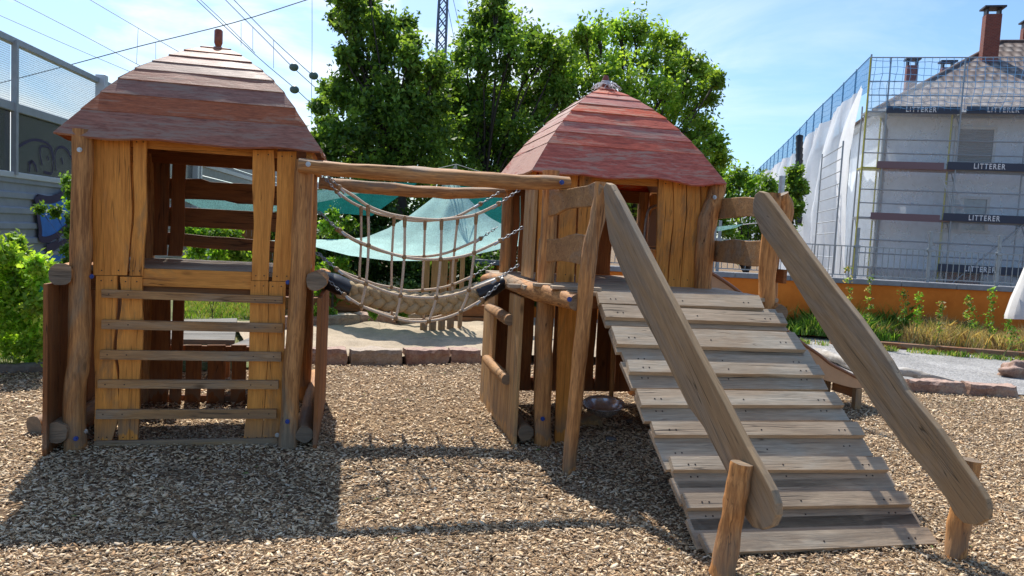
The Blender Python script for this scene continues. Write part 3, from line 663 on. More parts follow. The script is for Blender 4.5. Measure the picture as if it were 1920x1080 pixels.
mb = MB(); mb.prism([VV(1214,462,6.54), VV(1218,410,6.54), VV(1224,394,6.54), VV(1240,388,6.54), VV(1260,388,6.54), VV(1258,464,6.54)], (0,.02,0)); mb.build('hood_panel', plain('pale tan hood', (.62,.40,.26), .5), SL, bevel=.004)

# ================================================================ small things on the chips
bp0 = G(1131,777,.12)
mb = MB(); NP = 36
prof = [(.0,.0),(.08,.004),(.12,.03),(.15,.075),(.158,.095),(.172,.098),(.172,.101),(.156,.099),(.148,.078),(.118,.034),(.078,.008),(0,.005)]
rot = Matrix.Rotation(R(9), 3, 'X') @ Matrix.Rotation(R(-4), 3, 'Y'); vs = []
for r, z in prof:
    for j in range(NP): vs.append(bp0+Vector((0,.0,.0))+rot @ Vector((r*math.cos(2*math.pi*j/NP), r*math.sin(2*math.pi*j/NP), z)))
mb.add(vs, [[i*NP+j, i*NP+(j+1) % NP, (i+1)*NP+(j+1) % NP, (i+1)*NP+j] for i in range(len(prof)-1) for j in range(NP)], 0, True)
tag(mb.build('bowl', CHROME, None, bp0), 'shiny steel bowl resting in the shade under the right tower', 'bowl')
p = G(1105,800); mb = MB(); mb.prism([p+Vector((-.09,-.02,-.02)), p+Vector((.10,-.04,-.02)), p+Vector((.10,-.04,.06)), p+Vector((.02,-.03,.115)), p+Vector((-.09,-.02,.05))], (.03,.16,0))
tag(mb.build('wood_block', W['pale_y'], None, p, bevel=.006), 'pale sawn wood block under the edge of the steel bowl', 'wood block')
for i, (x, y, r, lab) in enumerate(((1145,825,.035,'dark round stone on the chips in front of the steel bowl'), (1092,826,.022,'small stone beside the landing post foot, left of the bowl'), (1180,790,.026,'dark stone on the chips just right of the steel bowl'))):
    mb = MB(); p = G(x,y,.01); mb.ball(p, r, 12, 8, sc=(1.2,1,.75), rough=.5, seed=i+2)
    tag(mb.build('stone', plain('grey stone %d' % i, (.16,.14,.13), .8, 0, 40, .3, .5), None, p), lab, 'stone', 'loose stones by the bowl')
# ================================================================ GROUND, CHIPS, SAND, GRAVEL
EDGE = [G(-400,712), G(0,699), G(92,692), G(340,700), G(570,686), G(700,685), G(892,684), G(1200,686), G(1420,690), G(1500,700), G(1640,715), G(1700,732), G(1800,738), G(1918,744), G(2300,765)]
EDGE = sorted([(p.x, p.y) for p in EDGE])
def edge_y(x): return np.interp(x, [p[0] for p in EDGE], [p[1] for p in EDGE])
_ph = rng.uniform(0, 6.28, 12); _kx = rng.uniform(.8, 4.5, 12)*rng.choice([-1,1],12); _ky = rng.uniform(.8, 4.5, 12)
def gh(x, y):
    x = np.asarray(x, float); y = np.asarray(y, float); h = np.zeros_like(x)
    for p, a, b in zip(_ph, _kx, _ky): h += np.sin(a*x+b*y+p)/(a*a+b*b)**.5
    h *= .0075
    m = np.exp(-(((x+1.0)/1.1)**2+((y-5.35)/.45)**2))*.035          # chips banked up under the rungs
    fade = np.clip((9.5-np.hypot(x, y-4))/3, 0, 1)
    return (h+m)*fade
def gridmesh(name, xs, ys, zf, mat, kind='structure', z0=0, mask=None):
    X, Y = np.meshgrid(xs, ys); Z = zf(X, Y)+z0
    me = bpy.data.meshes.new(name); nx, ny = len(xs), len(ys)
    v = np.stack([X, Y, Z], -1).reshape(-1, 3)
    i = np.arange((nx-1)*(ny-1)); a = (i//(nx-1))*nx+i % (nx-1); f = np.stack([a, a+1, a+nx+1, a+nx], 1)
    me.vertices.add(len(v)); me.vertices.foreach_set('co', v.ravel())
    me.loops.add(f.size); me.loops.foreach_set('vertex_index', f.ravel()); me.polygons.add(len(f))
    me.polygons.foreach_set('loop_start', np.arange(len(f))*4); me.polygons.foreach_set('loop_total', np.full(len(f), 4))
    me.polygons.foreach_set('use_smooth', np.ones(len(f), bool)); me.update(); me.validate()
    me.materials.append(mat); o = link(name, me); return tag(o, kind=kind)
def speckle(name, cols, scale, bump=.8, spread=.5, rough=.85):
    m, nt = newmat(name); N = NT(nt); tc = N.n('ShaderNodeTexCoord')
    vo = N.n('ShaderNodeTexVoronoi'); vo.inputs['Scale'].default_value = scale; vo.inputs['Randomness'].default_value = 1
    wv = N.n('ShaderNodeVectorMath', operation='ADD'); nz = N.n('ShaderNodeTexNoise'); nz.inputs['Scale'].default_value = scale*.6
    N.l(tc.outputs['Object'], nz.inputs['Vector']); sc = N.n('ShaderNodeVectorMath', operation='SCALE'); sc.inputs['Scale'].default_value = .6/scale*2
    N.l(nz.outputs['Color'], sc.inputs[0]); N.l(tc.outputs['Object'], wv.inputs[0]); N.l(sc.outputs[0], wv.inputs[1]); N.l(wv.outputs[0], vo.inputs['Vector'])
    sep = N.n('ShaderNodeSeparateColor'); N.l(vo.outputs['Color'], sep.inputs[0])
    c = N.ramp(sep.outputs[0], [(i/(len(cols)-1), q) for i, q in enumerate(cols)])
    big = N.noise(tc.outputs['Object'], 1.3, 5, .6)
    c = N.mix(1., c, N.ramp(big, [(.3, (.72,.72,.72)), (.7, (1.15,1.15,1.15))]), 'MULTIPLY')
    h = N.math('SUBTRACT', 1., vo.outputs['Distance'])
    N.out(N.bsdf(c, rough, h, bump, 1.2/scale*.4, spec=.2)); return m
CHIPGROUND = speckle('dark chip bed', [(.06,.035,.02), (.18,.11,.06), (.36,.25,.14), (.10,.065,.04)], 60)
xs = np.concatenate([np.linspace(-400,-9,14)[:-1], np.arange(-9, 10, .09), np.linspace(10,400,14)[1:]])
ys = np.concatenate([np.linspace(-300,1.5,8)[:-1], np.arange(1.5, 11, .09), np.linspace(11,700,22)])
gridmesh('ground', xs, ys, gh, CHIPGROUND)

def polysheet(name, px, z, mat, kind='structure', h=0):
    mb = MB(); pts = [G(x, y, z) for x, y in px]
    if h: mb.prism(pts, (0,0,-h))
    else:
        mb.add(pts, [list(range(len(pts)))])
    o = mb.build(name, mat); return tag(o, kind=kind)
SAND = speckle('play sand', [(.42,.33,.23), (.51,.41,.29), (.36,.28,.19), (.55,.46,.34)], 130, .5)
GRAVEL = speckle('grey gravel', [(.20,.195,.19), (.36,.35,.34), (.48,.46,.44), (.27,.26,.25), (.42,.40,.36)], 48, 1.)
TURF = speckle('dry turf soil', [(.16,.17,.06), (.10,.13,.04), (.26,.23,.12)], 25)
mb = MB()
def sandf(a, b):
    A0, A1, B0, B1 = G(480,664,.10), G(1200,668,.10), G(430,604,.10), G(1150,596,.10)
    p = A0.lerp(A1, a).lerp(B0.lerp(B1, a), b); p.z = .10+.055*mnoise.noise(Vector((p.x*1.6, p.y*1.6, 2)))+.035*mnoise.noise(Vector((p.x*5, p.y*5, 7))); return p
mb.sheet(sandf, 90, 60); tag(mb.build('sand', SAND), kind='structure')
e = [Vector((x, y, .022)) for x, y in EDGE]
gp = [p+Vector((0,.02,0)) for p in e if p.x > 1.9]
mb = MB(); n = len(gp)
far = [cw(18, 9, .022), cw(18, 13.2, .022), cw(2.5, 13.2, .022)]
mb.add(gp+far, [list(range(n+3))]); tag(mb.build('gravel', GRAVEL), kind='structure')
lp = [p+Vector((0,.02,-.004)) for p in e if p.x < -.2]
mb = MB(); mb.add(lp+[cw(1.5,30,.018), cw(-9,30,.018), cw(-13,12,.018)], [list(range(len(lp)+3))]); tag(mb.build('lawn_soil', TURF), kind='structure')

# --- wood chips: real slivers, dense near the lens
def chipmesh(n, x0, x1, y0, y1, lmin, lmax, sink=.0):
    x = rng.uniform(x0, x1, n*2); y = rng.uniform(y0, y1, n*2)
    keep = (y < edge_y(x)-.03)
    # stay roughly inside the view
    camx = x*math.cos(YAW)-y*math.sin(YAW); camy = x*math.sin(YAW)+y*math.cos(YAW)
    keep &= (np.abs(camx) < camy*.78+1.3)
    x, y = x[keep][:n], y[keep][:n]; n = len(x)
    L = rng.uniform(lmin, lmax, n)*rng.choice([.5,.75,1,1.3], n); Wd = L*rng.uniform(.22,.5,n); T = rng.uniform(.0015,.004,n)
    yaw = rng.normal(.0, .9, n)+rng.choice([0, math.pi/2], n, p=[.8,.2]); pit = rng.normal(0,.3,n); rol = rng.normal(0,.38,n)
    cz, sz = np.cos(yaw), np.sin(yaw)
    ax = np.stack([cz*np.cos(pit), sz*np.cos(pit), np.sin(pit)], -1)
    ay0 = np.stack([-sz, cz, 0*cz], -1); az0 = np.cross(ax, ay0)
    ay = ay0*np.cos(rol)[:,None]+az0*np.sin(rol)[:,None]; az = np.cross(ax, ay)
    c = np.stack([x, y, gh(x, y)+rng.uniform(.001,.018,n)-sink], -1)
    tmpl = np.array([(-1,-.5),(-.2,-1),(1,-.6),(.9,.45),(.1,1),(-.8,.7)], float)
    j = tmpl[None]*rng.uniform(.7,1.15,(n,6,2))
    top = c[:,None]+ax[:,None]*(j[...,0:1]*L[:,None,None]/2)+ay[:,None]*(j[...,1:2]*Wd[:,None,None]/2)+az[:,None]*(T[:,None,None]/2)
    bot = top-az[:,None]*T[:,None,None]
    v = np.concatenate([top, bot], 1)
    return v, n
def chipcols(n):
    pal = np.array([(.74,.58,.39),(.64,.47,.30),(.46,.30,.17),(.80,.66,.48),(.28,.18,.10),(.52,.42,.31),(.78,.67,.53),(.40,.31,.22),(.15,.10,.065)])
    return pal[rng.choice(len(pal), n, p=[.19,.19,.14,.15,.10,.08,.06,.05,.04])]*rng.uniform(.66,.98,(n,1))
vs, tot_n = [], 0
for a in ((36000, -3.2, 6.2, 2.3, 3.9, .006, .016), (46000, -3.6, 6.4, 2.0, 3.9, .015, .037), (56000, -4.8, 7.6, 3.9, 5.6, .016, .038), (60000, -7.2, 9.4, 5.6, 10.4, .02, .042)):
    v, n = chipmesh(*a); vs.append(v); tot_n += n
v = np.concatenate(vs); n = len(v)
f4 = []; base = np.arange(n)*12
faces_top = base[:,None]+np.array([0,1,2,3,4,5])
sides = (base[:,None,None]+np.array([[i, 6+i, 6+(i+1) % 6, (i+1) % 6] for i in range(6)])[None]).reshape(-1,4)
me = bpy.data.meshes.new('wood_chips'); me.vertices.add(n*12); me.vertices.foreach_set('co', v.ravel())
li = np.concatenate([faces_top.ravel(), sides.ravel()]); me.loops.add(len(li)); me.loops.foreach_set('vertex_index', li)
me.polygons.add(n+len(sides))
me.polygons.foreach_set('loop_start', np.concatenate([np.arange(n)*6, n*6+np.arange(len(sides))*4]))
me.polygons.foreach_set('loop_total', np.concatenate([np.full(n,6), np.full(len(sides),4)]))
me.update()
def setcol(me, cols, rep):
    c = np.ones((len(cols)*rep, 4), np.float32); c[:,:3] = np.repeat(cols, rep, 0)
    at = me.color_attributes.new('Col', 'FLOAT_COLOR', 'POINT'); at.data.foreach_set('color', c.ravel())
pc = v[:,0]; pm = sum(np.sin(a*1.7*pc[:,0]+b*1.7*pc[:,1]+p) for p, a, b in zip(_ph, _kx, _ky))/3.5
cc_ = chipcols(n)*np.array([[1.04,.99,.91]])*np.clip(1.22+.17*pm, .62, 1.3)[:,None]; dk = np.clip((pm-1.1)*1.2, 0, .45)[:,None]; cc_ = cc_*(1-dk)+np.array([[.16,.115,.08]])*dk
setcol(me, np.clip(cc_,0,1), 12); me.materials.append(attrmat('wood chips', .75, .3)); tag(link('wood_chips', me), kind='stuff')

# --- leaves and grass from arrays
LITTER = True
def quadobj(name, v, cols, mat, parent=None, base=None, k=4):
    n = len(v); b = BASE[parent] if parent is not None else Vector(base if base is not None else (0,0,0))
    v = v-np.array(b)[None,None]
    me = bpy.data.meshes.new(name); me.vertices.add(n*k); me.vertices.foreach_set('co', v.ravel())
    me.loops.add(n*k); me.loops.foreach_set('vertex_index', np.arange(n*k)); me.polygons.add(n)
    me.polygons.foreach_set('loop_start', np.arange(n)*k); me.polygons.foreach_set('loop_total', np.full(n,k)); me.update()
    setcol(me, cols, k); me.materials.append(mat); return link(name, me, parent, b)
def leafquads(c, size, dirs=None, droop=.3):
    n = len(c); a = rng.normal(size=(n,3)) if dirs is None else dirs+rng.normal(size=(n,3))*.6
    a[:,2] -= droop; a /= np.linalg.norm(a, axis=1)[:,None]
    b = rng.normal(size=(n,3)); b[:,2] *= .5; b -= a*(a*b).sum(1)[:,None]; b /= np.linalg.norm(b, axis=1)[:,None]
    nn = np.cross(a, b); L = size*rng.uniform(.65,1.3,n)[:,None]; Wd = L*rng.uniform(.26,.36,n)[:,None]
    return np.stack([c-a*L*.5, c+b*Wd+nn*Wd*.35-a*L*.05, c+a*L*.55, c-b*Wd+nn*Wd*.35-a*L*.05], 1)
LEAF = leafmat('leaves', .52); GRASS = leafmat('grass blades', .35, .6); BARK = wood('bark', (.085,.065,.05), (.03,.024,.02), (0,0,1), knots=False)
def foliage(name, clumps, size, per, pal, parent, twig=1.0, leafy=14, mat=None):
    """clumps: (centre, radius); leaves sit on short twigs that leave each clump outwards"""
    C, S, K = [], [], []
    pal = np.array(pal); 
    for c, r in clumps:
        nt = int(per); d = rng.normal(size=(nt,3)); d /= np.linalg.norm(d, axis=1)[:,None]; d[:,2] += .12
        o = np.array(c)+rng.normal(size=(nt,3))*r*.28
        ln = r*(.35+1.1*rng.uniform(0,1,nt)**1.6)*twig; ccol = pal[rng.integers(len(pal), size=nt)]*rng.uniform(.7,1.2,(nt,1))*rng.uniform(.7,1.15)
        t = rng.uniform(.15,1.,(nt,leafy)); bend = rng.normal(size=(nt,1,3))*.12
        p = o[:,None]+d[:,None]*ln[:,None,None]*t[...,None]+bend*(t[...,None]**2)*r+rng.normal(size=(nt,leafy,3))*size*.55
        C.append(p.reshape(-1,3)); K.append((np.repeat(ccol, leafy, 0)*rng.uniform(.7,1.25,(nt*leafy,1)))); S.append(np.repeat(d, leafy, 0))
    C = np.concatenate(C); K = np.concatenate(K); S = np.concatenate(S)
    return quadobj(name, leafquads(C, size, S), np.clip(K,0,1), mat or LEAF, parent)
def tree(label, base, d, px, size, per, pal, tr=.12, cat='tree', name='tree', group=None, leafy=14, djit=.7, fork=None, limbs=True, mpp=None, twig=1.0):
    t = thing(name, base, label, cat, group); rs = random.Random(len(px)*7+int(base[0]*10))
    cl = []
    for x, y, r in px:
        dd = d+rs.uniform(-djit, djit); cl.append((D(x, y, dd), r*dd/FPX))
    foliage('crown', cl, size, per, pal, t, leafy=leafy, twig=twig)
    mb = MB(); b = Vector(base); hub = Vector(fork) if fork else b+Vector((0,0,(max(c.z for c, r in cl)-b.z)*.3))
    mb.tube([b-Vector((0,0,.1)), b.lerp(hub,.5)+Vector((.04*tr*10,0,0)), hub], [tr*1.25, tr, tr*.85], 10, rough=.2, seed=3)
    if limbs:
        for i, (c, r) in enumerate(cl):
            m1 = hub.lerp(c, .5)+Vector((rs.uniform(-.2,.2), rs.uniform(-.2,.2), rs.uniform(.0,.3)))*(c-hub).length*.25
            mb.tube(smoothpts([hub-Vector((0,0,.05)), m1, c], 4), [tr*.34*(1-.85*k/8) for k in range(9)], 5)
            for k in range(5):
                q = c+Vector((rs.uniform(-1,1), rs.uniform(-1,1), rs.uniform(-.6,1)))*r*.8
                mb.tube([m1.lerp(c,.7), c.lerp(q,.5), q], [tr*.12, tr*.07, tr*.03], 4, cap=False)
    mb.build('trunk', BARK, t); return t

# dry leaves and crumbs lying about on the chips
nl = 900; lx = rng.uniform(-4.5, 7, nl); ly = rng.uniform(2.6, 9, nl); k = ly < edge_y(lx)-.05; lx, ly = lx[k], ly[k]; nl = len(lx)
lc = np.stack([lx, ly, gh(lx, ly)+.020], -1); an = rng.uniform(0, 6.28, nl); a_ = np.stack([np.cos(an), np.sin(an), rng.normal(0,.12,nl)], -1); b_ = np.stack([-np.sin(an), np.cos(an), rng.normal(0,.2,nl)], -1)
Lh = rng.uniform(.008,.024,nl)[:,None]; Wh = Lh*rng.uniform(.2,.5,nl)[:,None]; up_ = np.array([0,0,.004])
lv = np.stack([lc-a_*Lh, lc+b_*Wh+up_, lc+a_*Lh, lc-b_*Wh+up_], 1)
lpal = np.array([(.30,.20,.09),(.42,.33,.14),(.12,.08,.05),(.16,.22,.06),(.55,.47,.33)])
tag(quadobj('leaf_litter', lv, lpal[rng.integers(5, size=nl)], attrmat('dry leaf litter', .8)), 'dry leaves and crumbs scattered on the wood chips', 'leaf litter', kind='stuff')
PALD = [(.08,.165,.035),(.11,.21,.045),(.055,.12,.03),(.15,.27,.055)]
PALM = [(.15,.30,.05),(.20,.37,.06),(.10,.21,.04),(.27,.45,.07)]
PALB = [(.20,.42,.04),(.26,.48,.055),(.13,.31,.035),(.32,.52,.07)]
def gb(x, d): 
    p = D(x, 500, d); p.z = 0; return p
TG = 'tall leafy trees behind the sails'
tree('dark-leaved tree with ragged upright branches, leftmost behind the rope bridge', gb(765,17), 17,
    [(640,-10,22),(655,18,24),(672,45,26),(690,15,24),(688,-30,26),(720,45,22),(700,75,30),(645,45,12),(630,38,10),(668,100,30),(720,105,26),(700,135,34),(760,48,14),(772,78,20),(765,105,20),(740,80,12),(772,135,24),(645,105,10),(655,125,18),
     (725,165,36),(680,160,22),(770,180,34),(640,160,10),(615,168,12),(632,176,16),(655,188,22),(600,200,10),(690,205,34),(735,220,40),(790,230,36),(615,235,16),(640,245,26),(600,262,22),(700,240,38),(760,250,38),(730,310,42),(780,330,40),(690,330,36),(800,205,30),(745,195,34),(675,255,34),(620,285,24),(595,290,14),(655,292,30),(710,280,36),(760,285,40),(810,280,36),(800,180,24),(812,150,18),(825,190,24),(830,250,34),(815,130,14)],
    .118, 44, [(.14,.27,.05),(.19,.34,.06),(.10,.20,.04),(.26,.43,.08)], .13, group=TG, fork=D(748,330,17), djit=.8, twig=1.22)
tree('broad tree with the highest crown, just right of the lattice mast', gb(900,19), 19,
    [(930,10,20),(905,30,30),(945,40,34),(925,60,36),(890,70,32),(965,75,36),(1000,75,30),(1025,95,26),(870,105,30),(905,115,40),(950,120,42),(1000,120,40),(850,140,28),(835,165,26),(880,165,42),(930,175,46),(985,175,46),(1035,150,26),(840,205,36),(890,220,46),(950,230,46),(1010,225,42),(845,260,42),(900,275,46),(960,285,46),(1015,280,42),(830,310,40),(885,325,44),(870,250,44),(920,250,46),(980,250,46),(900,190,40),(950,205,44),(960,320,44),(860,190,36),(1010,190,40),(820,120,20),(808,160,18),(822,230,34),(1045,110,22),(1055,180,26),(1050,240,34),(1050,300,36)],
    .12, 52, [(.17,.32,.055),(.22,.40,.07),(.12,.24,.045),(.30,.48,.09)], .16, group=TG, djit=1.0)
tree('bright green rounded tree behind the right tower roof', gb(1180,20), 20,
    [(1090,65,22),(1120,60,30),(1160,55,30),(1200,60,28),(1235,75,28),(1265,95,26),(1070,105,30),(1110,110,40),(1165,105,42),(1215,115,40),(1260,130,34),(1295,125,24),(1325,140,20),(1065,150,34),(1115,165,40),(1175,160,40),(1240,170,40),(1290,170,34),(1325,180,22),(1345,150,10),(1070,205,38),(1120,220,40),(1200,225,40),(1250,215,40),(1300,220,34),(1290,260,36),(1325,250,24),(1345,270,18),(1310,295,30),(1350,300,18),(1345,330,22),(1130,300,44),(1190,310,44),(1240,330,44),(1160,370,44),(1220,390,44),(1280,360,40),(1250,280,36),(1045,90,18),(1040,150,26),(1140,140,40),(1190,190,44),(1160,250,44),(1260,190,36)],
    .12, 52, [(.24,.42,.06),(.31,.52,.08),(.17,.32,.05),(.40,.60,.10)], .16, group=TG, djit=1.1)
tree('small light green tree between the right tower and the wrapped building', gb(1400,17), 17,
    [(1360,350,24),(1385,335,20),(1410,345,24),(1440,350,22),(1375,385,30),(1410,385,28),(1445,385,22),(1360,430,28),(1395,435,28),(1430,430,24),(1380,465,20),(1345,400,20)],
    .09, 50, PALM+PALB[:2], .09, djit=.7)
tree('slim tree top seen just left of the wrapped building, beside the ramp handrail', gb(1485,18), 18,
    [(1492,325,14),(1480,345,18),(1500,350,12),(1478,375,20),(1470,405,20),(1490,395,14),(1475,435,18),(1490,365,14)],
    .09, 44, PALM, .06, djit=.4)
for lab, x0_, base_x in (('dense dark tree far back behind the left half of the rope bridge', 600, 690), ('dense dark tree far back behind the right half of the rope bridge', 800, 900)):
    tree(lab, gb(base_x,24), 24, [(x0_+dx, yy, 46) for yy in range(200, 500, 62) for dx in range(20+(yy//62%2)*25, 230, 55)], .15, 40, PALD[:3], .12, group=TG, limbs=False, djit=1.0)
# low hedges behind the sails, their shade put into dark leaf colours
for i, (x, y, r, d) in enumerate(((560,440,60,14.5),(640,470,60,13.5),(720,480,60,13.6),(690,400,60,15),(800,440,60,15),(800,520,55,13.4),(900,520,55,13.4),(950,430,70,16),(880,370,60,16.5),(980,540,45,13),(1010,470,60,15),(640,540,30,12.6))):
    lab = ['dark shrub behind the left teal sail, beside the climbing tower','dark shrub under the lit left wing of the peaked sail','dark shrub under the middle of the peaked sail, left of the picket box','tall dark shrub between the left sail and the tree trunks','tall dark shrub behind the peak of the pale sail','dark shrub directly behind the picket box','dark shrub right of the picket box','tall dark shrub behind the right end of the far beam','dark shrub above the peak of the pale sail','low dark shrub in front of the orange wall, seen through the rope net','dark shrub behind the left side of the right tower','low shrub on top of the timber retaining wall'][i]
    rr = r*.5; px = [(x+dx*rr, y+dy*rr, rr*.8) for dx in (-1,0,1) for dy in (-.9,0,.9)]
    tree(lab, gb(x, d), d, px, .09, 34, PALD[:3] if i not in (9,) else PALD, .05, cat='shrub', name='shrub', group='dark shrubs behind the sand pit', leafy=12, limbs=False, djit=.5)
def bush(label, basep, d, px, size, per, pal, leafy=12, name='bush', djit=.3, tr=.02):
    return tree(label, basep, d, px, size, per, pal, tr, cat='bush', name=name, leafy=leafy, djit=djit)
bush('bright yellow-green leafy bush at the left edge beside the climbing tower', G(30,694)+Vector((0,.3,0)), 7.2,
    [(10,478,22),(40,488,18),(68,500,18),(20,500,34),(52,520,32),(80,530,22),(8,545,36),(45,560,36),(78,575,26),(10,600,38),(50,610,34),(80,615,24),(20,645,30),(60,650,26),(85,655,14),(-30,560,60),(-30,490,30),(95,520,10),(30,455,6)],
    .055, 52, [(.34,.60,.06),(.42,.66,.09),(.24,.46,.05),(.48,.70,.12)], 12, tr=.012)
bush('slim shrub with long shoots in front of the blue graffiti', G(122,672)+Vector((0,.6,0)), 8.4,
    [(125,338,7),(133,360,6),(133,385,6),(104,398,4),(130,412,6),(76,392,3),(133,440,8),(128,470,8),(130,490,9),(116,500,12),(125,520,14),(110,560,16),(125,600,16)],
    .055, 15, PALM+PALB[:1], 10, tr=.012)
bush('bright low bush seen through the left tower window', gb(400,9.5), 9.6, [(360,438,16),(385,440,18),(410,442,18),(435,446,14),(372,470,20),(410,475,20),(445,478,18),(470,485,14)], .06, 40, PALB, tr=.006)
bush('yellow-green climber leaves hanging left of the pale sail', gb(625,12), 12, [(625,405,8),(632,440,12),(610,425,8),(620,500,14),(600,510,14),(640,495,8),(655,420,7),(605,545,18),(640,555,14)], .07, 26, PALB)
bush('clump of green weeds on the grass beside the rope bridge', gb(720,10.9), 10.9, [(700,588,6),(755,588,6),(590,585,10),(620,588,9)], .05, 26, PALB, tr=.006)

# grass stuff: bent blades over patches
def blades(patch, n, hmin, hmax, wid, pal, z=0, lean=.35):
    """patch: function(n) -> (n,3) roots"""
    p = patch(n); n = len(p); h = rng.uniform(hmin, hmax, n)[:,None]; a = rng.uniform(0, 6.283, n); w = (wid*rng.uniform(.6,1.4,n))[:,None]
    s = np.stack([np.cos(a), np.sin(a), 0*a], -1); l = rng.normal(size=(n,3))*lean; l = np.clip(l,-.6,.6); l[:,2] = 0
    up = np.array([0,0,1.])
    b0, b1 = p-s*w, p+s*w; m0 = p+(up*.55+l*.35)*h; t = p+(up*(1-.3*np.linalg.norm(l,axis=1)[:,None])+l)*h
    v = np.stack([b0, b1, m0+s*w*.75, t, m0-s*w*.75], 1)
    pal = np.array(pal); return v, pal[rng.integers(len(pal), size=n)]*rng.uniform(.7,1.25,(n,1))
def quad_patch(A, B, C_, D_):
    A, B, C_, D_ = [np.array(q) for q in (A, B, C_, D_)]
    def f(n):
        u, v = rng.uniform(size=(n,1)), rng.uniform(size=(n,1)); return (A*(1-u)+B*u)*(1-v)+(D_*(1-u)+C_*u)*v
    return f
GP = [(.20,.40,.05),(.28,.46,.08),(.13,.28,.04),(.38,.46,.13)]
DP = [(.60,.49,.27),(.52,.41,.22),(.66,.56,.33),(.36,.40,.13),(.40,.27,.14)]
parts = []
parts.append(blades(quad_patch(G(-150,700,0), G(95,690,0), G(130,560,0), G(-150,560,0)), 5200, .04,.13,.004, GP+[(.35,.30,.15)]))
parts.append(blades(quad_patch(G(330,600,0), G(560,604,0), G(560,560,0), G(330,556,0)), 7000, .05,.14,.006, GP+[(.40,.36,.16)]))
parts.append(blades(quad_patch(G(560,597,.06), G(720,593,.06), G(720,578,.06), G(560,578,.06)), 4200, .05,.15,.007, [(.15,.34,.04),(.20,.40,.05),(.11,.25,.03)]))
parts.append(blades(quad_patch(G(330,668,0), G(560,672,0), G(560,610,0), G(330,606,0)), 2500, .02,.06,.005, [(.35,.30,.16),(.20,.24,.07)]))
v = np.concatenate([q[0] for q in parts]); c = np.concatenate([q[1] for q in parts])
tag(quadobj('grass', v, np.clip(c,0,1), GRASS, k=5), 'short sunny grass round the sand pit', 'grass', kind='stuff')
# weed bed in front of the orange wall
parts = []; rs = random.Random(5)
def tuft(c, r, n, h, wid, pal, lean=.4):
    def f(m):
        a = rng.uniform(0, 6.283, m); q = rng.uniform(0, 1, m)**.6*r
        return np.stack([c[0]+np.cos(a)*q, c[1]+np.sin(a)*q, np.zeros(m)+c[2]], -1)
    parts.append(blades(f, n, h*.5, h, wid, pal, lean=lean))
for i in range(210):
    t = rs.random(); f0 = G(1420,628,0).lerp(G(2000,676,0), t); b0 = G(1400,596,0).lerp(G(2000,632,0), t); 
    c = f0.lerp(b0, rs.random()); x = 1430+t*560
    dry = .12+.75*max(0, math.sin((t-.35)*4)) if t > .3 else .08
    pal = DP if rs.random() < dry else GP+[(.10,.26,.03)]
    tuft((c.x, c.y, .08), .28, 300, rs.uniform(.22,.64)*(1 if t < .55 else .85)*(1.25 if rs.random() < .2 else 1), .005 if pal is DP else .008, pal)
for i in range(40):
    t = rs.random(); c = G(1440,640,0).lerp(G(2000,686,0), t); tuft((c.x, c.y-.1, .0), .12, 50, .14, .006, GP+DP[:1])
v = np.concatenate([q[0] for q in parts]); c = np.concatenate([q[1] for q in parts])
tag(quadobj('tall_grass', v, np.clip(c,0,1), GRASS, k=5), 'overgrown green and dry grass in the bed before the orange wall', 'grass', kind='stuff')
def weed(label, x, y0, y1, d, r, pal, n=6):
    t = thing('weed', gb(x, d), label, 'weed', 'tall weeds in front of the orange wall'); cl = []
    for k in range(n):
        f = k/(n-1); cl.append((D(x+random.uniform(-4,4), y0+(y1-y0)*f, d), r*(.2+.5*random.random())*(1.3-.9*f)*d/FPX))
    foliage('foliage', cl, .045, 8, pal, t, leafy=4, twig=1.7)
    mb = MB(); mb.tube([gb(x,d), cl[0][0]], [.008,.005], 5); mb.build('stem', plain('weed stem', (.14,.20,.05), .6), t)
for a in (('tall seeding weed standing left of the railing post, next to the handrail plank',1591,600,505,12.2,9,PALM+DP[:2]), ('tall pale weed against the orange wall, between two railing posts',1628,610,525,12.2,9,PALM+DP[:1]),
          ('dark upright spiky weed in the middle of the orange wall',1697,600,548,12.6,12,PALD), ('bright upright leafy weed beside the dark spiky one',1724,605,553,12.4,12,PALB),
          ('loose branching weed left of the rightmost railing post',1820,610,560,12,12,PALM+DP[:1]), ('tall thin weed reaching the wall coping under the rightmost railing post',1858,620,545,11.9,11,PALM+PALB[:1]),
          ('leafy weed low in the bed near the parasol',1895,640,585,11.7,14,PALM), ('seeding grass-like weed in the dry right half of the bed',1765,615,570,12,10,PALM+DP)):
    weed(*a)
